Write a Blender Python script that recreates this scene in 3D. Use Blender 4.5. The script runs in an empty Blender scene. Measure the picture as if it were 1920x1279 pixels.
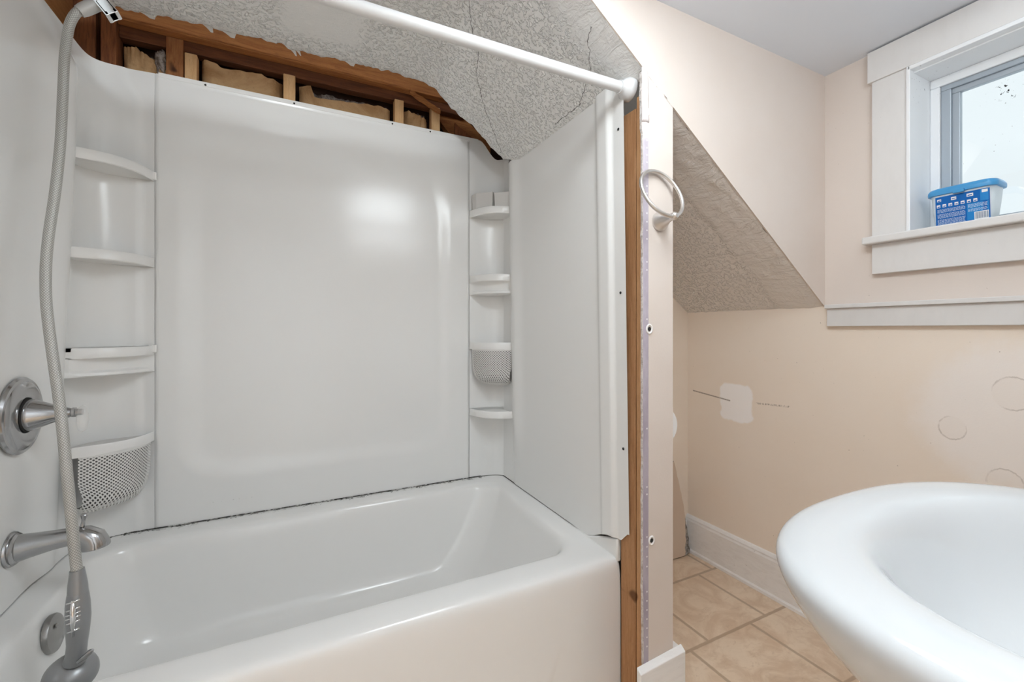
import bpy, bmesh, math, random
from mathutils import Vector, Matrix
from mathutils import noise as mnoise

random.seed(7)
S = bpy.context.scene
COL = S.collection

# ------------------------------------------------------------------ camera, world, light, exposure
cam_d = bpy.data.cameras.new('camera')
cam = bpy.data.objects.new('camera', cam_d)
COL.objects.link(cam)
cam.location = (0.639, -1.886, 1.071)
cam.rotation_euler = (math.radians(90), 0, math.radians(-26.41))
cam_d.sensor_width = 36.0
cam_d.lens = 812.6 / 1920 * 36.0
cam_d.shift_y = -(639.5 - 618.4) / 1920
cam_d.clip_start = 0.01
S.camera = cam

S.view_settings.view_transform = 'Standard'
S.view_settings.look = 'None'
S.view_settings.gamma = 1.0
S.view_settings.use_curve_mapping = False
S.view_settings.exposure = 0.04

W = bpy.data.worlds.new('overcast_sky')
S.world = W
W.use_nodes = True
wn = W.node_tree
bg = wn.nodes['Background']
bg.inputs[0].default_value = (0.90, 0.975, 1.0, 1)
bg.inputs[1].default_value = 1.0
S.cycles.diffuse_bounces = 8
S.cycles.max_bounces = 14
S.cycles.caustics_reflective = False
S.cycles.caustics_refractive = False

GLOBE_POWER = 25.0       # emission strength of the vanity globes
HALL_FILL_POWER = 235.0        # emission strength of the unseen fill lamp added in the hall
DORMER_FILL_POWER = 9.0        # emission strength of the fill lamp added on the dormer side
BATH_FILL_POWER = 17.0        # emission strength of the added fill lamp in front of the bath

# ------------------------------------------------------------------ node helpers
class E:
    """A value socket with arithmetic that grows Math nodes."""
    def __init__(self, nt, s): self.nt = nt; self.s = s
    def _op(self, op, *a, clamp=False):
        n = self.nt.nodes.new('ShaderNodeMath'); n.operation = op; n.use_clamp = clamp
        for i, x in enumerate((self,) + a):
            if isinstance(x, E): self.nt.links.new(x.s, n.inputs[i])
            else: n.inputs[i].default_value = x
        return E(self.nt, n.outputs[0])
    def __add__(self, o): return self._op('ADD', o)
    __radd__ = __add__
    def __sub__(self, o): return self._op('SUBTRACT', o)
    def __rsub__(self, o): return (self * -1.0)._op('ADD', o)
    def __mul__(self, o): return self._op('MULTIPLY', o)
    __rmul__ = __mul__
    def __truediv__(self, o): return self._op('DIVIDE', o)
    def abs(self): return self._op('ABSOLUTE')
    def floor(self): return self._op('FLOOR')
    def fract(self): return self._op('FRACT')
    def sqrt(self): return self._op('SQRT')
    def min(self, o): return self._op('MINIMUM', o)
    def max(self, o): return self._op('MAXIMUM', o)
    def clamp(self): return self._op('ADD', 0.0, clamp=True)
    def lt(self, o): return self._op('LESS_THAN', o)
    def gt(self, o): return self._op('GREATER_THAN', o)
    def sin(self): return self._op('SINE')
    def step(self, a, b):
        """0 at a, 1 at b, smooth between."""
        n = self.nt.nodes.new('ShaderNodeMapRange'); n.interpolation_type = 'SMOOTHSTEP'
        self.nt.links.new(self.s, n.inputs[0])
        if a <= b:
            n.inputs[1].default_value = a; n.inputs[2].default_value = b
            n.inputs[3].default_value = 0; n.inputs[4].default_value = 1
        else:
            n.inputs[1].default_value = b; n.inputs[2].default_value = a
            n.inputs[3].default_value = 1; n.inputs[4].default_value = 0
        return E(self.nt, n.outputs[0])

class Mat:
    def __init__(self, name, color=(.8, .8, .8), rough=.5, metal=0.0, spec=.5):
        self.m = bpy.data.materials.new(name)
        self.m.use_nodes = True
        self.nt = self.m.node_tree
        self.b = self.nt.nodes['Principled BSDF']
        self.b.inputs['Base Color'].default_value = (*color, 1)
        self.b.inputs['Roughness'].default_value = rough
        self.b.inputs['Metallic'].default_value = metal
        self.b.inputs['Specular IOR Level'].default_value = spec
        self.base = color
    def pos(self):
        g = self.nt.nodes.new('ShaderNodeNewGeometry')
        x = self.nt.nodes.new('ShaderNodeSeparateXYZ')
        self.nt.links.new(g.outputs['Position'], x.inputs[0])
        self.posv = g.outputs['Position']
        return tuple(E(self.nt, x.outputs[i]) for i in range(3))
    def uv(self):
        t = self.nt.nodes.new('ShaderNodeTexCoord')
        x = self.nt.nodes.new('ShaderNodeSeparateXYZ')
        self.nt.links.new(t.outputs['UV'], x.inputs[0])
        return tuple(E(self.nt, x.outputs[i]) for i in range(2))
    def noise(self, scale=10, detail=4, rough=.55, stretch=(1, 1, 1), dist=0.0, off=(0, 0, 0)):
        g = self.nt.nodes.new('ShaderNodeNewGeometry')
        mp = self.nt.nodes.new('ShaderNodeMapping')
        mp.inputs['Scale'].default_value = stretch
        mp.inputs['Location'].default_value = off
        self.nt.links.new(g.outputs['Position'], mp.inputs[0])
        n = self.nt.nodes.new('ShaderNodeTexNoise')
        n.inputs['Scale'].default_value = scale; n.inputs['Detail'].default_value = detail
        n.inputs['Roughness'].default_value = rough; n.inputs['Distortion'].default_value = dist
        self.nt.links.new(mp.outputs[0], n.inputs['Vector'])
        return E(self.nt, n.outputs[0])
    def voronoi(self, scale=10, stretch=(1, 1, 1)):
        g = self.nt.nodes.new('ShaderNodeNewGeometry')
        mp = self.nt.nodes.new('ShaderNodeMapping')
        mp.inputs['Scale'].default_value = stretch
        self.nt.links.new(g.outputs['Position'], mp.inputs[0])
        n = self.nt.nodes.new('ShaderNodeTexVoronoi'); n.inputs['Scale'].default_value = scale
        self.nt.links.new(mp.outputs[0], n.inputs['Vector'])
        return E(self.nt, n.outputs['Distance'])
    def rgb(self, c):
        n = self.nt.nodes.new('ShaderNodeRGB'); n.outputs[0].default_value = (*c, 1)
        return n.outputs[0]
    def mix(self, f, a, b):
        """Colour a to colour b by f; a and b are sockets or tuples."""
        n = self.nt.nodes.new('ShaderNodeMix'); n.data_type = 'RGBA'
        if isinstance(f, E): self.nt.links.new(f.s, n.inputs[0])
        else: n.inputs[0].default_value = f
        for k, c in ((6, a), (7, b)):
            if isinstance(c, tuple): n.inputs[k].default_value = (*c, 1)
            else: self.nt.links.new(c, n.inputs[k])
        return n.outputs[2]
    def color(self, s): self.nt.links.new(s, self.b.inputs['Base Color']); return self
    def rough(self, e): self.nt.links.new(e.s, self.b.inputs['Roughness']); return self
    def bump(self, e, strength=.3, dist=.005):
        n = self.nt.nodes.new('ShaderNodeBump')
        n.inputs['Strength'].default_value = strength; n.inputs['Distance'].default_value = dist
        self.nt.links.new(e.s, n.inputs['Height'])
        self.nt.links.new(n.outputs[0], self.b.inputs['Normal'])
        return self
    def emit(self, c, s):
        self.b.inputs['Emission Color'].default_value = (*c, 1)
        self.b.inputs['Emission Strength'].default_value = s
        return self
    def cut(self, mask):
        """mask 1 where the surface is pierced."""
        self.nt.links.new((1.0 - mask).s, self.b.inputs['Alpha'])
        return self

def segdist(u, v, a, b):
    """Distance from (u, v) to the segment a-b as math nodes."""
    dx, dy = b[0] - a[0], b[1] - a[1]
    L2 = dx * dx + dy * dy
    px, py = u - a[0], v - a[1]
    t = ((px * dx + py * dy) / L2).clamp()
    ex, ey = px - t * dx, py - t * dy
    return (ex * ex + ey * ey).sqrt()

def polydist(u, v, pts):
    d = None
    for a, b in zip(pts[:-1], pts[1:]):
        s = segdist(u, v, a, b)
        d = s if d is None else d.min(s)
    return d

# ------------------------------------------------------------------ mesh helpers
def root_loc(o):
    v = Vector((0, 0, 0))
    while o is not None:
        v += o.location; o = o.parent
    return v

def tag(o, label=None, cat=None, group=None, kind=None):
    if label: o['label'] = label
    if cat: o['category'] = cat
    if group: o['group'] = group
    if kind: o['kind'] = kind
    return o

def thing(name, loc, label, cat, group=None):
    o = bpy.data.objects.new(name, None)
    o.empty_display_size = .05
    o.location = loc
    COL.objects.link(o)
    return tag(o, label, cat, group)

def obj(name, verts, faces, mat, parent=None, smooth=False, uvs=None, label=None, sharp=None, mats=None, fmats=None):
    verts = [Vector(v) for v in verts]
    if parent is not None:
        loc = root_loc(parent)
    else:
        xs = [v.x for v in verts]; ys = [v.y for v in verts]; zs = [v.z for v in verts]
        loc = Vector(((min(xs) + max(xs)) / 2, (min(ys) + max(ys)) / 2, min(zs)))
    me = bpy.data.meshes.new(name)
    me.from_pydata([v - loc for v in verts], [], faces)
    if uvs:
        l = me.uv_layers.new(name='uv')
        for p in me.polygons:
            for li in p.loop_indices:
                l.data[li].uv = uvs[me.loops[li].vertex_index]
    for m in (mats or [mat]):
        me.materials.append(m.m)
    if fmats:
        for p, k in zip(me.polygons, fmats): p.material_index = k
    bm = bmesh.new(); bm.from_mesh(me)
    bmesh.ops.recalc_face_normals(bm, faces=bm.faces)
    bm.to_mesh(me); bm.free()
    if smooth:
        me.polygons.foreach_set('use_smooth', [True] * len(me.polygons))
        if sharp: me.set_sharp_from_angle(angle=math.radians(sharp))
    o = bpy.data.objects.new(name, me)
    COL.objects.link(o)
    if parent is not None: o.parent = parent
    else: o.location = loc
    if label: o['label'] = label
    return o

def struct(o):
    o['kind'] = 'structure'
    return o

class MB:
    """Collects pieces into one mesh."""
    def __init__(self): self.v = []; self.f = []; self.k = []
    def add(self, v, f, k=0):
        n = len(self.v); self.v += [Vector(p) for p in v]
        self.f += [[i + n for i in q] for q in f]; self.k += [k] * len(f)
        return self
    def box(self, x0, x1, y0, y1, z0, z1, k=0):
        v = [(x, y, z) for x in (x0, x1) for y in (y0, y1) for z in (z0, z1)]
        return self.add(v, [(0, 1, 3, 2), (4, 6, 7, 5), (0, 4, 5, 1), (2, 3, 7, 6), (0, 2, 6, 4), (1, 5, 7, 3)], k)
    def build(self, name, mat, parent=None, **kw):
        return obj(name, self.v, self.f, mat, parent, fmats=self.k if kw.get('mats') else None, **kw)

def bevel(o, w=.003, seg=2, angle=40):
    m = o.modifiers.new('bevel', 'BEVEL'); m.width = w; m.segments = seg
    m.limit_method = 'ANGLE'; m.angle_limit = math.radians(angle)
    return o

def subsurf(o, n=2):
    m = o.modifiers.new('subsurf', 'SUBSURF'); m.levels = n; m.render_levels = n
    return o

def box(name, x0, x1, y0, y1, z0, z1, mat, parent=None, bev=0.0, label=None):
    o = MB().box(x0, x1, y0, y1, z0, z1).build(name, mat, parent, label=label)
    if bev: bevel(o, bev)
    return o

def rough_box(name, x0, x1, y0, y1, z0, z1, mat, parent=None, n=(2, 2, 8), amp=.0015, seed=0, bev=.002, bow=0.0):
    """A sawn board: a box cut into cells with its faces slightly out of true."""
    v, f, idx = [], [], {}
    def vid(i, j, k):
        key = (i, j, k)
        if key not in idx:
            p = Vector((x0 + (x1 - x0) * i / n[0], y0 + (y1 - y0) * j / n[1], z0 + (z1 - z0) * k / n[2]))
            q = mnoise.noise_vector(p * 9 + Vector((seed * 3.1, 0, 0)))
            idx[key] = len(v); v.append(p + q * amp)
        return idx[key]
    A, B, C = n
    for i in range(A):
        for j in range(B):
            f.append((vid(i, j, 0), vid(i + 1, j, 0), vid(i + 1, j + 1, 0), vid(i, j + 1, 0)))
            f.append((vid(i, j, C), vid(i, j + 1, C), vid(i + 1, j + 1, C), vid(i + 1, j, C)))
    for i in range(A):
        for k in range(C):
            f.append((vid(i, 0, k), vid(i, 0, k + 1), vid(i + 1, 0, k + 1), vid(i + 1, 0, k)))
            f.append((vid(i, B, k), vid(i + 1, B, k), vid(i + 1, B, k + 1), vid(i, B, k + 1)))
    for j in range(B):
        for k in range(C):
            f.append((vid(0, j, k), vid(0, j + 1, k), vid(0, j + 1, k + 1), vid(0, j, k + 1)))
            f.append((vid(A, j, k), vid(A, j, k + 1), vid(A, j + 1, k + 1), vid(A, j + 1, k)))
    o = obj(name, v, f, mat, parent)
    if bev: bevel(o, bev, 1)
    return o

def loft(name, loops, mat, parent=None, cap0=True, cap1=True, closed=True, **kw):
    v, f = [], []
    n = len(loops[0])
    for l in loops: v += list(l)
    for a in range(len(loops) - 1):
        for i in range(n if closed else n - 1):
            j = (i + 1) % n
            f.append((a * n + i, a * n + j, (a + 1) * n + j, (a + 1) * n + i))
    if cap0: f.append(tuple(range(n)))
    if cap1: f.append(tuple(reversed(range((len(loops) - 1) * n, len(loops) * n))))
    return obj(name, v, f, mat, parent, **kw)

def grid(name, nu, nv, fn, mat, parent=None, uv=None, **kw):
    v = [fn(i / nu, j / nv) for j in range(nv + 1) for i in range(nu + 1)]
    f = [(j * (nu + 1) + i, j * (nu + 1) + i + 1, (j + 1) * (nu + 1) + i + 1, (j + 1) * (nu + 1) + i)
         for j in range(nv) for i in range(nu)]
    us = [uv(i / nu, j / nv) for j in range(nv + 1) for i in range(nu + 1)] if uv else None
    return obj(name, v, f, mat, parent, uvs=us, **kw)

def catmull(pts, k=8):
    P = [Vector(p) for p in pts]; out = []
    for i in range(len(P) - 1):
        a = P[max(i - 1, 0)]; b = P[i]; c = P[i + 1]; d = P[min(i + 2, len(P) - 1)]
        for s in range(k):
            t = s / k
            out.append(.5 * ((2 * b) + (c - a) * t + (2 * a - 5 * b + 4 * c - d) * t * t + (3 * b - a - 3 * c + d) * t ** 3))
    out.append(P[-1])
    return out

def tube_vf(pts, rad, seg=14, caps=True, closed=False):
    P = [Vector(p) for p in pts]; n = len(P)
    R = rad if isinstance(rad, (list, tuple)) else [rad] * n
    T = []
    for i in range(n):
        if closed: t = P[(i + 1) % n] - P[i - 1]
        else: t = P[min(i + 1, n - 1)] - P[max(i - 1, 0)]
        T.append(t.normalized())
    u = T[0].cross(Vector((0, 0, 1)))
    if u.length < .1: u = T[0].cross(Vector((1, 0, 0)))
    u.normalize(); v, f = [], []
    for i in range(n):
        u = (u - T[i] * u.dot(T[i])).normalized(); w = T[i].cross(u)
        for s in range(seg):
            a = 2 * math.pi * s / seg
            v.append(P[i] + (u * math.cos(a) + w * math.sin(a)) * R[i])
    for i in range(n if closed else n - 1):
        for s in range(seg):
            t = (s + 1) % seg; j = (i + 1) % n
            f.append((i * seg + s, i * seg + t, j * seg + t, j * seg + s))
    if caps and not closed:
        f.append(tuple(range(seg))); f.append(tuple(range((n - 1) * seg, n * seg)))
    return v, f

def tube(name, pts, rad, mat, parent=None, seg=14, closed=False, **kw):
    v, f = tube_vf(pts, rad, seg, True, closed)
    kw.setdefault('smooth', True); kw.setdefault('sharp', 50)
    return obj(name, v, f, mat, parent, **kw)

def lathe(name, prof, origin, axis, mat, parent=None, seg=40, squash=(1, 1), ref=None, **kw):
    """prof: (radius, distance along axis)."""
    ax = Vector(axis).normalized(); o = Vector(origin)
    r0 = Vector(ref) if ref else (Vector((0, 0, 1)) if abs(ax.z) < .9 else Vector((1, 0, 0)))
    u = (r0 - ax * r0.dot(ax)).normalized(); w = ax.cross(u)
    v, f = [], []
    for r, h in prof:
        for s in range(seg):
            a = 2 * math.pi * s / seg
            v.append(o + ax * h + (u * math.cos(a) * squash[0] + w * math.sin(a) * squash[1]) * r)
    for i in range(len(prof) - 1):
        for s in range(seg):
            t = (s + 1) % seg
            f.append((i * seg + s, i * seg + t, (i + 1) * seg + t, (i + 1) * seg + s))
    f.append(tuple(range(seg))); f.append(tuple(range((len(prof) - 1) * seg, len(prof) * seg)))
    kw.setdefault('smooth', True); kw.setdefault('sharp', 35)
    return obj(name, v, f, mat, parent, **kw)

def rrect(x0, x1, y0, y1, r, z, n=7, ex=None):
    """Rounded rectangle loop in the plane z (n points per corner)."""
    L = []
    for cx, cy, a0 in ((x1 - r, y1 - r, 0), (x0 + r, y1 - r, 90), (x0 + r, y0 + r, 180), (x1 - r, y0 + r, 270)):
        for i in range(n):
            a = math.radians(a0 + 90 * i / (n - 1))
            L.append((cx + r * math.cos(a), cy + r * math.sin(a), z))
    return L

def prism(name, poly, axis, a0, a1, mat, parent=None, bev=0, **kw):
    """Polygon (two coordinates) extruded along x or y."""
    def P(p, t): return (p[0], t, p[1]) if axis == 'y' else ((t, p[0], p[1]) if axis == 'x' else (p[0], p[1], t))
    n = len(poly)
    v = [P(p, a0) for p in poly] + [P(p, a1) for p in poly]
    f = [tuple(range(n)), tuple(reversed(range(n, 2 * n)))] + [(i, (i + 1) % n, n + (i + 1) % n, n + i) for i in range(n)]
    o = obj(name, v, f, mat, parent, **kw)
    if bev: bevel(o, bev)
    return o

def smooth01(t):
    t = max(0.0, min(1.0, t)); return t * t * (3 - 2 * t)

# ------------------------------------------------------------------ materials
def wood(name, c0, c1, along='x', dark=(.05, .02, .01), knots=.5):
    m = Mat(name, c0, .75, spec=.25)
    st = {'x': (1.2, 14, 14), 'z': (14, 14, 1.2), 'y': (14, 1.2, 14)}[along]
    g = m.noise(7, 6, .6, st, .8)
    fine = m.noise(55, 3, .6, st)
    col = m.mix(g.step(.35, .7), c0, c1)
    col = m.mix(fine.step(.50, .75) * .35, col, dark)
    kn = m.noise(11, 2, .5, (1, 1, 1), .3, (3, 1, 2)).step(.68, .76) * knots
    col = m.mix(kn, col, dark)
    m.color(col); m.bump(fine + g, .25, .002)
    return m

M = {}
# acrylic
def tub_mat():
    m = Mat('tub_enamel', (.80, .795, .78), .16)
    x, y, z = m.pos()
    spots = m.noise(95, 3, .7)
    clumps = m.noise(9, 2, .5, (1.6, 1, 1), 0, (2, 0, 0))
    edge = (y.step(-.045, -.004)) * (z.step(.37, .385)) * x.lt(1.43)
    mold = ((spots + edge * .16 + clumps * .38).step(.86, .92)) * edge
    m.color(m.mix(mold * .92, (.80, .795, .78), (.035, .032, .026)))
    return m
M['tub'] = tub_mat()
def caulk_mat():
    m = Mat('stained_caulk', (.6, .59, .57), .6)
    n = m.noise(13, 5, .7, (1, 1, 1), 0, (4, 1, 1)); f = m.noise(90, 3, .6)
    m.color(m.mix((n + (f - .5) * .5).step(.36, .52), (.70, .69, .67), (.03, .028, .022)))
    return m
M['caulk'] = caulk_mat()
def panel_mat():
    m = Mat('acrylic_panel', (.79, .79, .78), .13)
    n = m.noise(6, 3, .5)
    x, y, z = m.pos()
    spots = m.noise(120, 3, .7)
    band = z.step(.52, .41) * z.gt(.40) * y.step(-.02, 0) * (x.step(.30, .34)) * x.step(.62, .5)
    streak = (z - x * .02 - .437).abs().step(.012, .003)
    mold = (spots + streak * .10).step(.73, .80) * band
    m.color(m.mix(mold * .7, (.79, .79, .78), (.08, .075, .065)))
    m.rough(n * .06 + .17)
    return m
M['panel'] = panel_mat()
M['shade'] = Mat('dark_hole_shade', (.16, .158, .155), .6)  # dark colour stands in for the shade inside the baskets
M['shelf'] = Mat('white_plastic', (.80, .795, .78), .28)
M['bin'] = Mat('grey_plastic_bin', (.60, .585, .565), .38)

def perforated():
    m = Mat('perforated_plastic', (.72, .71, .69), .35)
    u, v = m.uv()
    # dots in a diagonal stagger; one uv unit is one hole pitch
    def dot(du, dv):
        a = (u + du).fract() - .5; b = (v + dv).fract() - .5
        return (a * a + b * b).sqrt().lt(.225)
    d = dot(0, 0).max(dot(.5, .5))
    inside = v.gt(.6)
    m.cut(d * inside)
    return m
M['perf'] = perforated()

def metal(name, c, r, noise=0.0):
    m = Mat(name, c, r, 1.0)
    if noise:
        n = m.noise(40, 4, .6)
        m.rough(n * noise + (r - noise * .4))
    return m
M['chrome'] = metal('worn_chrome', (.45, .45, .455), .16, .22)
M['bright'] = metal('bright_chrome', (.80, .80, .80), .08)
M['nickel'] = metal('brushed_nickel', (.70, .67, .64), .30, .12)
M['dull'] = metal('dull_nickel', (.36, .355, .345), .32, .15)
M['grey_plastic'] = Mat('grey_chrome_plastic', (.30, .305, .31), .30, .45)
M['conn'] = Mat('pale_grey_plastic', (.50, .50, .49), .40, .2)
def hose_mat():
    m = Mat('braided_hose', (.45, .44, .42), .42, .35)
    u, v = m.uv()
    a = ((u * 12.0 + v * 1.0).fract() - .5).abs()
    b = ((u * 12.0 - v * 1.0).fract() - .5).abs()
    h = a.min(b)
    m.color(m.mix(h.step(.02, .22), (.26, .255, .24), (.55, .545, .52)))
    m.bump(h, .5, .002)
    return m
M['hose'] = hose_mat()
M['acrylic'] = Mat('clear_acrylic', (.86, .86, .85), .12)
M['acrylic'].b.inputs['Alpha'].default_value = .25
M['black'] = Mat('black_gap', (.015, .014, .013), .8)

# stucco ceiling
CR1 = [(1.104, -.653), (1.125, -.612), (1.149, -.572), (1.188, -.526), (1.214, -.44), (1.275, -.354), (1.34, -.282), (1.407, -.218), (1.426, -.192)]
CR2 = [(1.35, -.934), (1.365, -.898), (1.397, -.865), (1.446, -.809)]
CR3 = [(1.436, -.796), (1.465, -.714), (1.464, -.568)]
def stucco(name, c, nook=False):
    m = Mat(name, c, .72, spec=.3)
    x, y, z = m.pos()
    big = m.noise(16, 3, .5)
    lump = m.noise(88, 3, .6)
    fine = m.noise(190, 2, .5)
    blobs = lump.step(.50, .62)
    smear = m.noise(24, 5, .6, (1, 3.4, 1), 1.2)
    trowel = m.noise(11, 4, .6, (2.5, 1, 2.5), 1.6, (4, 2, 1))
    band = (y + (big - .5) * .10).step(-.83, -.90) if not nook else (y + (big - .5) * .05).step(-.80, -.84)
    if not nook:
        patch = ((x + (smear - .5) * .10 - .72).abs().step(.17, .10)) * ((y + (smear - .5) * .10 + .33).abs().step(.17, .11))
    else:
        patch = (y + (smear - .5) * .16).step(-.50, -.72) * .55
    smooth = band.max(patch)
    h = blobs * (1.0 - smooth) * 1.1 + fine * .12 + trowel * band * 1.6 + smear * smooth * .35
    col = m.mix((blobs * (1.0 - smooth)) * .7, c, (.95, .95, .94))
    pits = m.noise(75, 3, .6, (1, 1, 1), 0, (9, 3, 5)).step(.70, .76)
    col = m.mix(pits * (.15 if not nook else .6), col, (.20, .18, .16))
    if not nook:
        wob = (m.noise(45, 3, .6) - .5) * .012
        for pts, w in ((CR1, .0009), (CR2, .0008), (CR3, .0008)):
            d = polydist(x + wob, y - wob, pts)
            col = m.mix(d.step(w * 1.6, w * .5) * .85, col, (.06, .055, .05))
    m.color(col)
    m.bump(h, .75, .009)
    return m
M['stucco'] = stucco('stucco_ceiling', (.80, .80, .79))
M['stucco_nook'] = stucco('plaster_slope', (.83, .80, .77), True)
M['plaster_edge'] = Mat('broken_plaster_edge', (.60, .58, .55), .9)
M['plaster_edge'].bump(M['plaster_edge'].noise(120, 4, .6), .6, .004)

# painted walls
def peach(name, c):
    m = Mat(name, c, .62, spec=.3)
    n = m.noise(5, 4, .55)
    f = m.noise(220, 2, .5)
    m.color(m.mix(n.step(.35, .7) * .35, c, (c[0] * .94, c[1] * .91, c[2] * .88)))
    m.bump(f + n * 2.0, .10, .002)
    return m
PEACH = (.715, .640, .585)
M['cheek'] = peach('peach_paint', PEACH)
def cheek_mat():
    m = Mat('cracked_peach_paint', PEACH, .62, spec=.3)
    x, y, z = m.pos()
    n = m.noise(5, 4, .55); f = m.noise(220, 2, .5); w = m.noise(50, 3, .6)
    col = m.mix(n.step(.35, .7) * .35, PEACH, (PEACH[0] * .94, PEACH[1] * .91, PEACH[2] * .88))
    d = segdist(x + (w - .5) * .006, z, (1.50, 1.772), (1.60, 1.700))
    front = y.lt(-.98) * z.gt(1.6)
    col = m.mix(d.step(.0016, .0004) * w.step(.42, .52) * .6 * front, col, (.30, .24, .20))
    a, b = x - 1.570, z - 1.726
    chip = ((a + b * .4).abs() * 1.0).max((b + a * .6).abs() * 1.6).lt(.0045)
    col = m.mix(chip * front * .85, col, (.16, .12, .10))
    m.color(col); m.bump(f + n * 2.0, .10, .002)
    return m
M['cheek_crack'] = cheek_mat()
def knee_mat():
    m = Mat('worn_peach_paint', PEACH, .62, spec=.3)
    x, y, z = m.pos()
    n = m.noise(5, 4, .55); w = m.noise(14, 4, .6); f = m.noise(60, 3, .6, (1, 3, 1))
    wy = (w - .5) * .085; wz = (m.noise(17, 4, .6, (1, 1, 1), 0, (5, 5, 5)) - .5) * .05
    low = (.87, .775, .675)
    col = m.mix(n.step(.3, .7) * .4, low, (.84, .73, .615))
    # above the chair rail the lighter coat of the other walls
    up = z.gt(1.152) * y.lt(-.985)
    col = m.mix(up, col, PEACH)
    # rubbed pale patch to the right
    yy, zz = y + wy + 1.50, z + wz * 2.0 - .83
    pale = ((yy * yy) / .075 + (zz * zz) / .05).step(1.25, .45) * z.lt(1.08)
    col = m.mix(pale * .85, col, (.89, .84, .80))
    # white filler patch
    py, pz = (y + wy * .5 + .630).abs(), (z + wz * .5 - .752).abs()
    fill = py.step(.082, .072) * pz.step(.086, .076)
    fill = fill * ((py - .02).max(0.0) + (pz - .03).max(0.0)).step(.098, .085)
    col = m.mix(fill, col, (.95, .92, .90))
    # scrape, dashed
    d = segdist(y, z, (-.404, .778), (-.60, .758)); d2 = segdist(y, z, (-.72, .765), (-.86, .772))
    col = m.mix(d.step(.0042, .0012) * (f.step(.2, .5)) * .8, col, (.22, .17, .13))
    col = m.mix(d2.step(.0055, .001) * f.step(.44, .56) * .75, col, (.28, .22, .17))
    # three ring marks where something was glued
    for cy, cz, r in ((-1.325, .785, .030), (-1.445, .90, .040), (-1.43, .655, .035)):
        a, b = y - cy, (z - cz) * .9
        rr = (a * a + b * b).sqrt()
        ring = (rr - r + (f - .5) * .006).abs().step(.0024, .0008)
        col = m.mix(ring * w.step(.40, .56) * .4, col, (.30, .24, .19))
        col = m.mix(rr.lt(r) * .10, col, (.74, .66, .57))
    specks = m.noise(120, 2, .5, (1, 1, 1), 0, (7, 1, 3)).step(.755, .785)
    col = m.mix(specks * .6, col, (.25, .19, .15))
    m.color(col)
    m.bump(m.noise(220, 2, .5) + n * 2.0, .10, .002)
    return m
M['knee'] = knee_mat()
M['nook_wall'] = peach('tan_paint', (.86, .77, .67))
M['ceil'] = Mat('sky_tinted_ceiling_paint', (.74, .79, .86), .7)  # white paint with the window's blue daylight mixed into its colour
M['ceil'].bump(M['ceil'].noise(150, 3, .6), .08, .002)
M['hall'] = Mat('hall_paint', (.84, .84, .84), .7)
def trim_mat():
    m = Mat('white_trim_paint', (.72, .71, .70), .38)
    n = m.noise(14, 4, .6, (1, 3, 1))
    sp = m.noise(110, 3, .6).step(.735, .77)
    col = m.mix(n.step(.4, .75) * .25, (.72, .71, .70), (.64, .625, .61))
    m.color(m.mix(sp * .5, col, (.25, .22, .20)))
    m.bump(n, .15, .002)
    return m
M['trim'] = trim_mat()
def base_mat():
    m = Mat('scuffed_baseboard_paint', (.68, .67, .665), .5)
    n = m.noise(10, 5, .65, (1, 2, 6), .5)
    sp = m.noise(85, 3, .6).step(.70, .75)
    col = m.mix(n.step(.4, .7) * .4, (.85, .84, .83), (.72, .70, .69))
    m.color(m.mix(sp * .55, col, (.22, .18, .15)))
    m.bump(n, .3, .003)
    return m
M['base'] = base_mat()
M['jamb'] = Mat('window_jamb_paint', (.84, .86, .88), .45)
def jamb_dirt():
    m = M['jamb']; x, y, z = m.pos()
    sp = m.noise(90, 3, .65).step(.66, .72)
    near = z.step(1.74, 1.84) * y.step(-1.36, -1.24)
    lo = m.noise(60, 3, .6, (1, 1, .6)).step(.73, .76) * .5
    m.color(m.mix((sp * near).max(lo), (.84, .86, .88), (.25, .25, .26)))
jamb_dirt()
M['alu'] = Mat('grey_window_sash', (.40, .45, .50), .42, .35)
def glass_mat():
    m = Mat('dusty_window_glass', (.93, .98, 1.0), .05)
    nt = m.nt
    t = nt.nodes.new('ShaderNodeBsdfTransparent'); t.inputs[0].default_value = (.98, .995, 1, 1)
    g = nt.nodes.new('ShaderNodeBsdfGlossy'); g.inputs['Roughness'].default_value = .03
    f = nt.nodes.new('ShaderNodeMixShader'); f.inputs[0].default_value = .05
    nt.links.new(t.outputs[0], f.inputs[1]); nt.links.new(g.outputs[0], f.inputs[2])
    d = nt.nodes.new('ShaderNodeBsdfDiffuse'); d.inputs[0].default_value = (.03, .03, .03, 1)
    x, y, z = m.pos()
    sp = m.noise(95, 3, .6).step(.63, .66)
    a, b = y + 1.41, z - 1.765
    near = (a * a + b * b * 2.5).sqrt().step(.05, .03)
    few = m.noise(150, 1, .5, (1, 1, 1), 0, (2, 2, 2)).step(.80, .82)
    k = nt.nodes.new('ShaderNodeMixShader')
    nt.links.new((sp * near).max(few * .7).s, k.inputs[0])
    nt.links.new(f.outputs[0], k.inputs[1]); nt.links.new(d.outputs[0], k.inputs[2])
    nt.links.new(k.outputs[0], nt.nodes['Material Output'].inputs[0])
    return m
M['glass'] = glass_mat()

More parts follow.
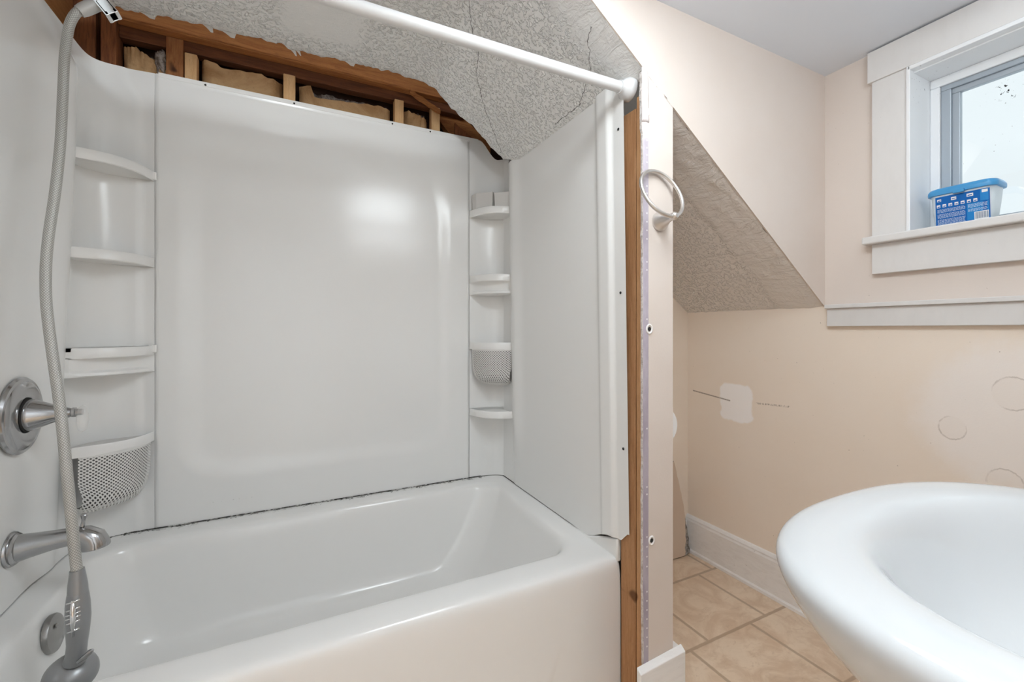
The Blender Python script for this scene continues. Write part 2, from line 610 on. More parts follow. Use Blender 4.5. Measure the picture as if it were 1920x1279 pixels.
def floor_mat():
    m = Mat('vinyl_tile_floor', (.62, .47, .33), .38)
    x, y, z = m.pos()
    T = .305
    r = (y + .549) / T
    row = r.floor()
    c = (x - 1.907 + (row + 1.0) * -.091 * -1.0 * -1.0 ) / T
    wob = (m.noise(40, 3, .6) - .5) * .012
    fy = ((r + wob).fract() - .5).abs(); fx = ((c + wob).fract() - .5).abs()
    g = fx.max(fy).step(.474, .488)
    n = m.noise(7, 6, .65, (1, 1, 1), 1.4); n2 = m.noise(26, 5, .65, (1, 2, 1), 1.0, (3, 3, 3))
    tone = m.noise(2.2, 1, .5)
    col = m.mix(n.step(.36, .66), (.78, .635, .485), (.64, .475, .335))
    col = m.mix(n2.step(.52, .72) * .45, col, (.54, .385, .26))
    col = m.mix(tone.step(.4, .6) * .2, col, (.72, .58, .44))
    col = m.mix(g * .85, col, (.43, .315, .22))
    crumbs = m.noise(105, 2, .5, (1, 1, 1), 0, (6, 1, 0)).step(.755, .775)
    col = m.mix(crumbs * .8, col, (.12, .07, .04))
    m.color(col)
    m.bump(n2 * .3 - g, .25, .003)
    return m
M['floor'] = floor_mat()

M['wood_orange'] = wood('old_orange_lumber', (.42, .17, .055), (.29, .105, .035), 'x')
M['wood_dark'] = wood('old_dark_lumber', (.155, .055, .022), (.085, .03, .013), 'x')
M['wood_post'] = wood('old_red_post', (.26, .095, .035), (.15, .05, .02), 'z')
M['wood_plate'] = wood('old_tan_plate', (.40, .18, .065), (.29, .115, .04), 'y')
M['wood_knotty'] = wood('knotty_stud', (.36, .155, .06), (.25, .095, .035), 'z', knots=.95)
M['wood_pale'] = wood('pale_furring', (.70, .45, .235), (.62, .37, .175), 'z', (.25, .12, .05), .4)
M['wood_stud'] = wood('new_stud', (.60, .34, .17), (.50, .265, .125), 'z', (.15, .06, .025), .9)
M['wood_stud2'] = wood('weathered_stud', (.47, .255, .125), (.38, .19, .085), 'z', (.12, .05, .02), .9)
M['sheath'] = wood('dark_sheathing', (.05, .02, .01), (.028, .012, .007), 'x')
def kraft():
    m = Mat('kraft_paper', (.50, .31, .155), .8, spec=.2)
    n = m.noise(9, 5, .65, (1, 1, 1), 1.0); f = m.noise(60, 4, .6)
    col = m.mix(n.step(.35, .68), (.54, .345, .18), (.40, .23, .105))
    m.color(m.mix(f.step(.55, .75) * .4, col, (.26, .14, .06)))
    m.bump(n * 1.5 + f * .5, .6, .008)
    return m
M['kraft'] = kraft()
def fluff():
    m = Mat('dusty_fibreglass', (.34, .29, .26), .95, spec=.1)
    n = m.noise(70, 5, .7)
    m.color(m.mix(n.step(.35, .65), (.16, .12, .10), (.48, .42, .38)))
    m.bump(n, .9, .012)
    return m
M['fluff'] = fluff()

def bead_mat():
    m = Mat('lilac_board_paper', (.43, .385, .45), .7)
    x, y, z = m.pos()
    n = m.noise(25, 4, .6, (1, 1, .4))
    paint = z.step(1.585, 1.61)
    col = m.mix(n.step(.35, .7), (.42, .37, .435), (.56, .515, .57))
    low = z.step(1.25, .75)
    col = m.mix(low * .45, col, (.33, .28, .34))
    m.color(m.mix(paint, col, (.72, .66, .65)))
    return m
M['lilac'] = bead_mat()
M['gypsum'] = Mat('gypsum_core', (.62, .57, .54), .95)
M['gypsum'].bump(M['gypsum'].noise(150, 4, .7), 1.0, .005)
M['gypsum'].color(M['gypsum'].mix(M['gypsum'].noise(90, 4, .6).step(.4, .7), (.68, .63, .60), (.42, .37, .34)))
M['putty'] = Mat('white_putty', (.86, .84, .82), .8)
M['ceramic'] = Mat('white_ceramic', (.56, .575, .585), .07)
M['rod'] = Mat('white_rod', (.66, .665, .67), .28)
M['paper'] = Mat('white_tissue', (.86, .86, .86), .9)
M['card'] = Mat('cardboard', (.45, .33, .22), .9)
M['scrap_paper'] = Mat('scrap_board_paper', (.62, .50, .40), .85)

# wipe tub
M['lid'] = Mat('blue_lid_plastic', (.06, .33, .66), .3)
M['lid'].b.inputs['Alpha'].default_value = .9
M['wtub'] = Mat('cloudy_plastic', (.80, .88, .92), .3)
M['wtub'].b.inputs['Transmission Weight'].default_value = .0
M['wtub'].b.inputs['Alpha'].default_value = .82
M['label'] = Mat('blue_label', (.006, .12, .42), .5, spec=.2)
M['label2'] = Mat('lighter_blue_label', (.02, .22, .55), .5, spec=.2)
M['print'] = Mat('white_print', (.62, .74, .85), .5)
M['icon'] = Mat('icon_print', (.80, .80, .80), .5)
M['barbk'] = Mat('bar_print', (.10, .16, .25), .5)
M['bulb'] = Mat('opal_globe', (.9, .9, .88), .3).emit((.88, .955, 1.0), GLOBE_POWER)
M['hall_fill'] = Mat('hall_fill_glow', (.9, .9, .88), .3).emit((.88, .955, 1.0), HALL_FILL_POWER)
M['dormer_fill'] = Mat('dormer_fill_glow', (.9, .9, .88), .3).emit((.88, .955, 1.0), DORMER_FILL_POWER)

# ------------------------------------------------------------------ setting
XK = 2.351                 # window wall
YC = -.985                 # dormer cheek and partition face
ZC = 1.988                 # room ceiling
YF = -2.06                 # wall with the doorway, behind the camera
def slope_z(x): return 1.914 - .734 * (x - 1.315)
def slope_x(z): return 1.315 + (1.914 - z) / .734

struct(box('floor', -.34, 2.5, -3.64, .16, -.05, 0, M['floor']))
# window wall with its opening
WY0, WY1, WZ0, WZ1 = -1.86, -1.232, 1.372, 1.872
m = MB()
m.box(XK, 2.5, YF - .1, .16, 0, WZ0); m.box(XK, 2.5, YF - .1, .16, WZ1, 2.6)
m.box(XK, 2.5, YF - .1, WY0, WZ0, WZ1); m.box(XK, 2.5, WY1, .16, WZ0, WZ1)
struct(m.build('wall_right', M['knee']))
struct(box('wall_back', -.16, 2.351, .125, .16, 0, 2.6, M['sheath']))
struct(box('wall_left', -.16, -.125, -.90, .125, 0, 2.6, M['sheath']))
m = MB(); m.box(-.16, 0, YF, -.90, 0, 2.02)
struct(m.build('wall_left_front', M['cheek']))
m = MB()
m.box(-.16, .12, YF - .1, YF, 0, 2.02); m.box(.12, .98, YF - .1, YF, 1.93, 2.02); m.box(.98, XK, YF - .1, YF, 0, 2.02)
struct(m.build('wall_front', M['cheek']))
struct(box('ceiling', -.16, XK, YF - .1, YC + .012, ZC, ZC + .03, M['ceil']))
struct(box('roof_slab', -.16, 2.5, YF - .1, .16, 2.6, 2.64, M['sheath']))
# hall behind the doorway
m = MB()
m.box(-.34, -.3, -3.6, YF - .1, 0, 2.3); m.box(1.5, 1.54, -3.6, YF - .1, 0, 2.3); m.box(-.34, 1.54, -3.64, -3.6, 0, 2.3)
m.box(-.34, -.16, YF - .14, YF - .1, 0, 2.3)
struct(m.build('wall_hall', M['hall']))
struct(box('ceiling_hall', -.34, 1.54, -3.64, YF - .1, 2.3, 2.34, M['ceil']))

# dormer cheek: a thin sheet whose lower edge follows the roof slope
zc_top = 2.13
prism('wall_cheek', [(1.0, zc_top), (1.0, ZC - .0), (slope_x(ZC), ZC), (1.475, slope_z(1.475)), (1.4755, slope_z(1.4755)),
                     (1.92, slope_z(1.92)), (XK, slope_z(XK)), (XK, zc_top)], 'y', YC, YC + .005, M['cheek_crack'])
struct(bpy.data.objects['wall_cheek'])

# textured ceiling over the bath: flat, then down the roof slope; its back edge is broken off
EDGE = [(.10, -.03), (.113, -.072), (.137, -.069), (.179, -.074), (.208, -.075), (.233, -.082), (.276, -.084), (.309, -.089), (.334, -.092), (.357, -.101),
        (.379, -.092), (.399, -.087), (.428, -.089), (.46, -.093), (.512, -.1), (.542, -.102), (.576, -.099), (.602, -.099), (.624, -.079),
        (.645, -.086), (.672, -.089), (.718, -.087), (.764, -.096), (.812, -.097), (.871, -.1), (.911, -.1), (.962, -.106), (1.004, -.106),
        (1.044, -.101), (1.084, -.134), (1.111, -.159), (1.139, -.176), (1.174, -.17), (1.211, -.162), (1.246, -.162), (1.271, -.171),
        (1.296, -.18), (1.324, -.177), (1.348, -.177), (1.378, -.166), (1.404, -.163), (1.43, -.163), (1.449, -.166), (1.458, -.184), (1.466, -.207), (1.515, -.235)]
def edge_y(x):
    for a, b in zip(EDGE[:-1], EDGE[1:]):
        if a[0] <= x <= b[0]:
            return a[1] + (b[1] - a[1]) * (x - a[0]) / (b[0] - a[0])
    return EDGE[-1][1]
ZFLAT = 2.105
def tub_ceiling():
    xs = [.10 + (1.515 - .10) * i / 150 for i in range(151)]
    NY = 60
    v, f, k = [], [], []
    def zz(x):
        d = x - 1.055
        s = slope_z(x)
        return min(ZFLAT, s) - .006 * math.exp(-(d / .03) ** 2)
    for side in (0, 1):
        for i, x in enumerate(xs):
            yb = edge_y(x) + .004 * mnoise.noise((x * 90, 3, 0)) + .0025 * mnoise.noise((x * 260, 7, 0))
            yf = YC + (.004 + .005 * mnoise.noise((x * 60, 0, 5)) if x < 1.5 else .012)
            for j in range(NY + 1):
                t = j / NY
                y = yf + (yb - yf) * t
                z = zz(x) + side * .022
                if side == 0:
                    z += .0022 * mnoise.noise((x * 30, y * 30, 0)) + .0012 * mnoise.noise((x * 85, y * 85, 4))
                    e = (yb - y)
                    if e < .03: z += .010 * (1 - e / .03) ** 2 * (.5 + mnoise.noise((x * 45, 0, 2)))
                v.append((x, y, z))
    n = (NY + 1); NX = len(xs)
    for side in (0, 1):
        o = side * NX * n
        for i in range(NX - 1):
            for j in range(NY):
                f.append((o + i * n + j, o + (i + 1) * n + j, o + (i + 1) * n + j + 1, o + i * n + j + 1)); k.append(0)
    o = NX * n
    for i in range(NX - 1):
        for j in (0, NY):
            f.append((i * n + j, (i + 1) * n + j, o + (i + 1) * n + j, o + i * n + j)); k.append(1)
    for i in (0, NX - 1):
        for j in range(NY):
            f.append((i * n + j, i * n + j + 1, o + i * n + j + 1, o + i * n + j)); k.append(1)
    ob = obj('ceiling_slope', v, f, None, mats=[M['stucco'], M['plaster_edge']], fmats=k, smooth=True, sharp=45)
    # loose tongues of torn plaster and paper left on the broken edge
    for q, (x, L, w) in enumerate(((.365, .020, .030), (.425, .012, .050), (.625, .016, .018), (.640, .012, .014), (.20, .006, .05), (.82, .006, .05))):
        y = edge_y(x) + .002; z = zz(x)
        pts = []
        N = 6
        vv, ff = [], []
        for a in range(N + 1):
            t = a / N
            ww = w * (1 - .75 * t) * (1 + .3 * mnoise.noise((q, a, 1)))
            dz = -.004 - .010 * t * t + .006
            for sgn in (-1, 1):
                for h in (0, .005 * (1 - .6 * t)):
                    vv.append((x + sgn * ww / 2 + .012 * t + .003 * mnoise.noise((a, q, sgn)), y - .010 + L * t, z + dz + h))
        for a in range(N):
            b = a * 4; c = b + 4
            ff += [(b, b + 2, c + 2, c), (b + 1, c + 1, c + 3, b + 3), (b, c, c + 1, b + 1), (b + 2, b + 3, c + 3, c + 2)]
        ff += [(0, 1, 3, 2), (N * 4, N * 4 + 2, N * 4 + 3, N * 4 + 1)]
        obj('plaster_flake', vv, ff, M['plaster_edge'], ob)
    return ob
struct(tub_ceiling())

# plaster slope in the nook beside the partition
def nook_slope():
    v, f = [], []
    NX, NY = 70, 70
    for side in (0, 1):
        for i in range(NX + 1):
            x = 1.590 + (XK - 1.590) * i / NX
            g = mnoise.noise((x * 22, 0, 5)) * .012 + mnoise.noise((x * 70, 0, 9)) * .005
            yf = YC + .0055 + max(-.004, g * .8)
            for j in range(NY + 1):
                y = yf + (-.36 - yf) * j / NY
                z = slope_z(x) + side * .02
                if side == 0:
                    z += .0025 * mnoise.noise((x * 25, y * 25, 0)) + .0014 * mnoise.noise((x * 70, y * 70, 4))
                    b = smooth01((-.82 - y) / .06)
                    z += b * .004 * mnoise.noise((x * 30 + y * 14, y * 42, 8))
                    if y - yf < .012: z += .004 * (1 - (y - yf) / .012)
                v.append((x, y, z))
    n = NY + 1; o2 = (NX + 1) * n
    for o in (0, o2):
        for i in range(NX):
            for j in range(NY):
                f.append((o + i * n + j, o + (i + 1) * n + j, o + (i + 1) * n + j + 1, o + i * n + j + 1))
    for i in range(NX):
        for j in (0, NY): f.append((i * n + j, (i + 1) * n + j, o2 + (i + 1) * n + j, o2 + i * n + j))
    for i in (0, NX):
        for j in range(NY): f.append((i * n + j, i * n + j + 1, o2 + i * n + j + 1, o2 + i * n + j))
    return obj('ceiling_nook', v, f, M['stucco_nook'], smooth=True, sharp=50)
struct(nook_slope())
prism('wall_nook', [(1.586, 0), (XK, 0), (XK, slope_z(XK) + .01), (1.586, slope_z(1.586) + .01)], 'y', -.37, -.35, M['nook_wall'])
struct(bpy.data.objects['wall_nook'])

# partition: faced end, right-hand face, cut gypsum edge and lilac unpainted strip
part = prism('wall_partition', [(1.504, 0), (1.598, 0), (1.598, slope_z(1.598)), (1.504, slope_z(1.504))], 'y', YC - .001, YC + .013, M['cheek_crack'])
struct(part)
bevel(part, .002)
prism('drywall_face', [(YC + .013, 0), (-.35, 0), (-.35, slope_z(1.598)), (YC + .013, slope_z(1.598))], 'x', 1.586, 1.598, M['cheek'], part)
def lilac_strip():
    v, f, k = [], [], []
    N = 120
    ztop = 1.775
    for i in range(N + 1):
        z = .10 + (ztop - .10) * i / N
        xl = 1.484 + .0022 * mnoise.noise((z * 26, 1, 0)) + .0012 * mnoise.noise((z * 90, 2, 0)) + (.004 * smooth01((.42 - z) / .4))
        if z > 1.62: xl -= .004
        xr = 1.5045 + .0008 * mnoise.noise((z * 60, 3, 0))
        for x, y in ((xl, YC + .007), (xl, YC + .001), (xl + .0016, YC - .0005), (xr, YC - .0012), (xr, YC + .007)):
            v.append((x + (.0007 * mnoise.noise((z * 150, y * 900, 4)) if x < 1.49 else 0), y, z))
    for i in range(N):
        for j in range(4):
            a = i * 5 + j
            f.append((a, a + 1, a + 6, a + 5)); k.append((0, 0, 1, 1)[j])
    f.append(tuple(range(5))); f.append(tuple(range(N * 5, N * 5 + 5))); k += [0, 0]
    # rows of pale dimples
    zs = []
    for z0, n, d in ((.135, 1, .02), (.203, 7, .025), (.422, 4, .027), (.62, 2, .02), (.80, 1, .02), (1.10, 1, .02), (1.235, 2, .022), (1.32, 4, .0235), (1.425, 3, .020), (1.53, 4, .020)):
        for q in range(n): zs.append(z0 + q * d)
    vv, ff = list(v), list(f)
    for z in zs:
        c = len(vv)
        for a in range(8):
            t = a * math.pi / 4
            vv.append((1.4985 + .0021 * math.cos(t), YC - .0019, z + .0026 * math.sin(t)))
        ff.append(tuple(range(c, c + 8))); k.append(2)
    return obj('lilac_edge_strip', vv, ff, None, part, mats=[M['gypsum'], M['lilac'], M['putty']], fmats=k, label='unpainted lilac wallboard strip with crumbled cut edge')
lilac_strip()
for (x, z, r) in ((1.507, 1.073, .012), (1.515, .49, .011), (1.497, 1.668, .010)):
    v, f = tube_vf([Vector((x + r * math.cos(a) * .8, YC - .002, z + r * math.sin(a))) for a in [i * math.pi / 8 for i in range(16)]], .0025, 8, closed=True)
    mm = MB().add(v, f, 0)
    mm.add([(x + .006 * math.cos(i * math.pi / 6), YC - .0025, z + .006 * math.sin(i * math.pi / 6)) for i in range(12)], [tuple(range(12))], 1)
    mm.build('anchor_hole', None, part, mats=[M['putty'], M['black']], smooth=True)
# crumpled torn paper at the head of the strip
def torn():
    v, f = [], []
    for j in range(13):
        t = j / 12; z = 1.775 - .135 * t
        for i in range(5):
            u = i / 4
            x = 1.480 + .022 * u + .004 * t * u
            y = YC - .0022 - .003 * max(0, math.sin(u * math.pi)) * (1 - t) - .005 * abs(mnoise.noise((u * 5, t * 9, 1)))
            v.append((x, y, z + .012 * (1 - u) * (1 - t) + .004 * mnoise.noise((u * 7, t * 3, 2))))
    n = len(v)
    v += [(p[0], YC - .001, p[2]) for p in v]
    for o in (0, n):
        for j in range(12):
            for i in range(4):
                a = o + j * 5 + i; f.append((a, a + 1, a + 6, a + 5))
    for j in range(12):
        for i in (0, 4): a = j * 5 + i; f.append((a, a + 5, n + a + 5, n + a))
    for i in range(4):
        for j in (0, 12): a = j * 5 + i; f.append((a, a + 1, n + a + 1, n + a))
    obj('torn_paper', v, f, M['lilac'], part, smooth=True, label='crumpled torn wallboard paper')
torn()

# baseboards and rails
def profile_board(name, prof, axis, a0, a1, mat):
    return struct(prism(name, prof, axis, a0, a1, mat))
def baseboard_right():
    P = [(XK, 0), (XK - .022, 0), (XK - .022, .012), (XK - .016, .018), (XK - .016, .148), (XK - .013, .156), (XK - .013, .162), (XK - .007, .172), (XK, .174)]
    o = prism('baseboard_right', P, 'y', YF, -.37, M['base'])
    return struct(o)
baseboard_right()
struct(box('baseboard_nook', 1.60, XK - .022, -.386, -.37, 0, .15, M['base'], bev=.003))
m = MB()
m.add([(1.462, YC - .018, 0), (1.628, YC - .018, 0), (1.628, YC - .018, .158), (1.462, YC - .018, .148),
       (1.462, YC - .0015, 0), (1.628, YC - .0015, 0), (1.628, YC - .0015, .170), (1.462, YC - .0015, .158)],
      [(0, 1, 2, 3), (4, 7, 6, 5), (0, 4, 5, 1), (2, 6, 7, 3), (0, 3, 7, 4), (1, 5, 6, 2)])
m.box(1.599, 1.628, YC - .0015, -.387, 0, .16)
struct(m.build('baseboard_partition', M['base'])); bevel(bpy.data.objects['baseboard_partition'], .002)
# chair rail under the window: flat board with a projecting cap
m = MB()
m.box(XK - .017, XK, YF, -.999, 1.083, 1.146); m.box(XK - .027, XK, YF, -.996, 1.146, 1.160)
struct(m.build('trim_1', M['trim'])); bevel(bpy.data.objects['trim_1'], .002)

# ------------------------------------------------------------------ window
win = bpy.data.objects.new('window_1', None); win.location = (XK, -1.55, WZ0); COL.objects.link(win); win['kind'] = 'structure'
cz0, cz1 = 1.372, 1.882
box('casing', XK - .020, XK, WY1, -1.136, cz0, cz1, M['trim'], win, .002)
box('casing', XK - .020, XK, WY0 - .096, WY0, cz0, cz1, M['trim'], win, .002)
box('head_casing', XK - .026, XK, WY0 - .106, -1.126, cz1, ZC - .006, M['trim'], win, .002)
box('inner_bead', XK - .027, XK + .002, WY1 - .006, WY1 + .004, cz0, cz1, M['jamb'], win, .002)
box('inner_bead', XK - .027, XK + .002, WY0, WY1, cz1 - .012, cz1, M['jamb'], win, .002)
m = MB(); m.box(XK - .045, XK + .0, WY0 - .13, -1.118, 1.350, 1.374); m.box(XK, XK + .145, WY0, WY1, 1.350, 1.374)
bevel(m.build('stool', M['trim'], win), .004)
box('apron', XK - .020, XK, WY0 - .096, -1.136, 1.253, 1.350, M['trim'], win, .002)
m = MB()
m.box(XK, 2.50, WY1 - .006, WY1 + .001, WZ0, WZ1); m.box(XK, 2.50, WY0 - .001, WY0 + .006, WZ0, WZ1); m.box(XK, 2.50, WY0, WY1, WZ1 - .006, WZ1 + .001)
m.build('jamb', M['jamb'], win)
m = MB()    # parting stop, a stepped frame
m.box(2.455, 2.48, WY1 - .030, WY1 - .006, WZ0, WZ1 - .034); m.box(2.455, 2.48, WY0 + .006, WY0 + .030, WZ0, WZ1 - .034)
m.box(2.455, 2.48, WY0 + .006, WY1 - .006, WZ1 - .034, WZ1 - .006)
bevel(m.build('stop', M['jamb'], win), .003)
m = MB()
sy1, sy0, sz1, sz0 = WY1 - .030, WY0 + .030, WZ1 - .034, WZ0
m.box(2.462, 2.49, sy1 - .024, sy1, sz0 + .016, sz1 - .016); m.box(2.462, 2.49, sy0, sy0 + .024, sz0 + .016, sz1 - .016); m.box(2.462, 2.49, sy0, sy1, sz1 - .016, sz1); m.box(2.462, 2.49, sy0, sy1, sz0, sz0 + .016)
m.box(2.470, 2.488, sy1 - .042, sy1 - .023, sz0 + .034, sz1 - .032); m.box(2.470, 2.488, sy0 + .023, sy0 + .042, sz0 + .034, sz1 - .032)
m.box(2.470, 2.488, sy0 + .023, sy1 - .023, sz1 - .032, sz1 - .015); m.box(2.470, 2.488, sy0 + .023, sy1 - .023, sz0 + .015, sz0 + .034)
bevel(m.build('sash', M['alu'], win), .002)
box('pane', 2.478, 2.481, sy0 + .035, sy1 - .035, sz0 + .02, sz1 - .025, M['glass'], win)

# ------------------------------------------------------------------ framing behind the missing wall top
def stick(name, x0, x1, y0, y1, z0, z1, mat, label, cat, group=None, n=(2, 2, 8), seed=0, parent=None):
    o = rough_box(name, x0, x1, y0, y1, z0, z1, M[mat], None, n, .0016, seed)
    return tag(o, label, cat, group)
stick('top_plate', .094, 1.36, .000, .040, 2.114, 2.190, 'wood_orange', 'orange top plate board running just under the broken ceiling edge', 'timber', n=(40, 2, 3), seed=1)
stick('top_plate', .094, 1.36, .042, .085, 2.076, 2.150, 'wood_dark', 'dark brown plank running along below the orange top plate', 'timber', n=(40, 2, 3), seed=2)
stick('wall_stud', .225, .275, .03, .10, .9, 2.112, 'wood_knotty', 'knotty brown stud between the first and second insulation batts', 'stud', seed=3)
G = 'pale furring strips above the bath wall'
stick('furring_strip', .280, .316, .022, .060, 1.0, 2.064, 'wood_pale', 'pale wood strip directly beside the knotty brown stud', 'wood strip', G, seed=4)
stick('furring_strip', .592, .634, .022, .060, 1.0, 2.071, 'wood_pale', 'pale wood strip left of the longest insulation batt', 'wood strip', G, seed=5)
stick('furring_strip', 1.019, 1.058, .022, .060, 1.0, 2.074, 'wood_pale', 'pale wood strip right of the longest insulation batt, one nail hole', 'wood strip', G, seed=6)
stick('furring_strip', 1.182, 1.222, .022, .060, 1.0, 2.078, 'wood_pale', 'rightmost pale wood strip near the low end of the hole', 'wood strip', G, seed=7)
stick('corner_post', .052, .092, .020, .090, .9, 2.20, 'wood_post', 'reddish corner post left of the first insulation batt', 'stud', seed=8)
stick('corner_post', -.030, .030, .050, .110, .9, 2.30, 'wood_post', 'dark reddish post in the left corner behind the hose', 'stud', seed=9)
stick('side_plate', -.100, -.022, -.86, .04, 1.96, 2.35, 'wood_plate', 'tan plank standing above the left bath panel', 'timber', n=(2, 20, 3), seed=10)
# broken rafter end and sheathing scraps where the slope comes down
def rafter():
    poly = [(1.13, 2.19), (1.19, 2.22), (1.50, 1.99), (1.50, 1.86), (1.40, 1.90), (1.26, 2.03)]
    return prism('rafter', poly, 'y', .088, .12, M['wood_orange'])
tag(rafter(), 'reddish rafter end sloping down at the right of the hole', 'timber')
def board_scrap(x0, x1, y, z0, z1, slope, mat, label):
    v, f = [], []
    N = 10
    for i in range(N + 1):
        t = i / N; x = x0 + (x1 - x0) * t
        zt = z1 + slope * t + .006 * mnoise.noise((x * 40, 1, 0)); zb = z0 + slope * t + .010 * mnoise.noise((x * 30, 5, 0))
        for yy in (y, y + .012):
            v += [(x, yy, zb), (x, yy, zt)]
    for i in range(N):
        a = i * 4; b = a + 4
        f += [(a, b, b + 1, a + 1), (a + 2, a + 3, b + 3, b + 2), (a, a + 2, b + 2, b), (a + 1, b + 1, b + 3, a + 3)]
    f += [(0, 1, 3, 2), (N * 4, N * 4 + 2, N * 4 + 3, N * 4 + 1)]
    return tag(obj('lath_scrap', v, f, M[mat]), label, 'wood scrap')
board_scrap(1.08, 1.215, -.006, 2.098, 2.118, -.062, 'wood_orange', 'splintered orange lath where the hole narrows')
board_scrap(1.29, 1.42, .012, 1.965, 2.02, -.075, 'wood_post', 'dark splintered lath at the low right tip of the hole')

GB = 'kraft paper insulation batts'
def batt(x0, x1, z1, label, tear, seed, yb=.072, y0=.048):
    root = thing('insulation_batt', ((x0 + x1) / 2, .08, 1.5), label, 'insulation', GB)
    NX, NZ = 26, 14
    z0 = 1.55
    def surf(u, w, off):
        x = x0 + (x1 - x0) * u
        top = z1 + tear(u) + .006 * mnoise.noise((u * 9, seed, 0))
        z = z0 + (top - z0) * w
        pillow = (1 - (2 * u - 1) ** 6) * .030
        y = y0 + .030 - pillow + .010 * mnoise.noise((u * 5, z * 12, seed)) + .004 * mnoise.noise((u * 17, z * 30, seed))
        if w > .9: y += .012 * (w - .9) / .1 * mnoise.noise((u * 12, 0, seed))
        return (x, y + off, z)
    v = [surf(i / NX, (j / NZ) ** .6, 0) for j in range(NZ + 1) for i in range(NX + 1)]
    n = len(v)
    v += [(p[0], p[1] + .003, p[2]) for p in v]
    f = []
    for o in (0, n):
        for j in range(NZ):
            for i in range(NX):
                a = o + j * (NX + 1) + i; f.append((a, a + 1, a + NX + 2, a + NX + 1))
    for i in range(NX):
        a = NZ * (NX + 1) + i; f.append((a, a + 1, n + a + 1, n + a))
        f.append((i, n + i, n + i + 1, i + 1))
    for j in range(NZ):
        for i in (0, NX):
            a = j * (NX + 1) + i; f.append((a, a + NX + 1, n + a + NX + 1, n + a))
    obj('kraft_facing', v, f, M['kraft'], root, smooth=True, sharp=60)
    # grey wool behind the paper, showing over its torn top
    def wool(u, w):
        x = x0 + .008 + (x1 - x0 - .016) * u
        a = w * math.pi
        z = z1 + .004 + .012 * mnoise.noise((u * 8, seed + 5, 0)) + .006 * mnoise.noise((u * 25, seed, 3))
        return (x, .100 - .018 * math.cos(a) + .006 * mnoise.noise((u * 20, w * 6, seed)), (z - .40) + .40 * (math.sin(a) if w < 1 else 0) ** .35 + .004 * mnoise.noise((u * 30, w * 9, 1)))
    grid('fibreglass', 40, 12, wool, M['fluff'], root, smooth=True, label='grey fibreglass wool behind the paper')
    return root
batt(.098, .205, 2.052, 'kraft insulation batt nearest the left corner, with a loose torn flap', lambda u: -.030 * smooth01((u - .3) / .7), 11)
batt(.322, .588, 2.062, 'kraft insulation batt between the knotty stud and a pale strip', lambda u: -.010 * abs(math.sin(u * 5)) + (.01 if u < .2 else 0), 12)
batt(.648, 1.008, 2.056, 'longest kraft insulation batt, torn open along its top edge', lambda u: (.004 if u < .12 else -.036 + .02 * smooth01((u - .15) / .85)), 13)
batt(1.068, 1.176, 2.060, 'narrow kraft insulation batt at the right, crumpled top', lambda u: -.012 - .022 * u, 14)
# loose flap and wool tuft of the first batt
b0 = [o for o in COL.objects if o.name.startswith('insulation_batt')][0]
grid('torn_flap', 8, 10, lambda u, w: (.196 + .030 * u + .010 * math.sin(w * 3), .042 - .012 * math.sin(w * 4 + u) - .008 * u, 1.90 + .115 * w - .02 * u + .012 * mnoise.noise((u * 3, w * 3, 3))), M['kraft'], b0, smooth=True)
def tuft(u, w):
    a, b = u * 2 * math.pi, w * math.pi
    r = .026 * (1 + .45 * mnoise.noise((math.cos(a) * 2 + 3, math.sin(a) * 2, w * 5)))
    return (.208 + r * .75 * math.sin(b) * math.cos(a), .052 + r * .8 * math.sin(b) * math.sin(a), 2.022 + r * 1.6 * math.cos(b))
grid('wool_tuft', 24, 14, tuft, M['fluff'], b0, smooth=True)

# partition studs seen beside the bath panel
G = 'partition studs beside the bath panel'
o = rough_box('wall_stud', 1.5105, 1.586, -.928, -.866, 0, 1.708, M['wood_stud2'], None, (2, 3, 50), .0012, 21)
tag(o, 'bare wood stud right against the bath panel, partly behind its edge', 'stud', G)
o = rough_box('wall_stud', 1.5085, 1.586, -.9770, -.934, 0, 1.735, M['wood_stud'], None, (2, 3, 50), .0012, 22)
tag(o, 'bare wood stud against the crumbled wallboard edge', 'stud', G)

# ------------------------------------------------------------------ bathtub
TX1, TY0, TZ = 1.517, -.862, .385
tub = thing('bathtub', (.75, -.43, 0), 'white alcove bathtub with dark mould spots along its back rim', 'bathtub')
def R(x0, x1, y0, y1, r, z): return rrect(x0, x1, y0, y1, r, z, 9)
L = [R(-.018, TX1, TY0, .018, .006, .0), R(-.018, TX1, TY0, .018, .006, .01), R(-.018, TX1, TY0, .018, .006, .30), R(-.018, TX1, TY0 + .001, .018, .012, TZ - .035),
     R(-.018, TX1 - .001, TY0 + .004, .018, .014, TZ - .016), R(-.016, TX1 - .002, TY0 + .012, .016, .014, TZ - .005), R(-.010, TX1 - .006, TY0 + .028, .010, .020, TZ),
     R(.045, 1.465, -.795, -.055, .07, TZ - .001), R(.068, 1.442, -.762, -.080, .09, TZ - .003), R(.078, 1.432, -.748, -.090, .10, TZ - .010),
     R(.086, 1.422, -.738, -.098, .105, TZ - .028), R(.094, 1.405, -.728, -.108, .11, TZ - .08), R(.112, 1.345, -.705, -.128, .12, TZ - .20),
     R(.135, 1.275, -.680, -.150, .13, TZ - .285), R(.165, 1.235, -.655, -.175, .13, TZ - .312), R(.21, 1.18, -.61, -.22, .12, TZ - .318), R(.40, 1.0, -.50, -.33, .06, TZ - .322)]
o = loft('tub_shell', L, M['tub'], tub, cap0=False, cap1=True, smooth=True)
subsurf(o, 2)
# ledge of the tub rim that climbs the wall at the front right corner
prism('end_ledge', [(-.858, .37), (-.858, .441), (-.80, .424), (-.71, .388), (-.60, .384), (-.60, .37)], 'x', 1.5035, 1.520, M['tub'], tub, bev=.005, smooth=True, sharp=40)
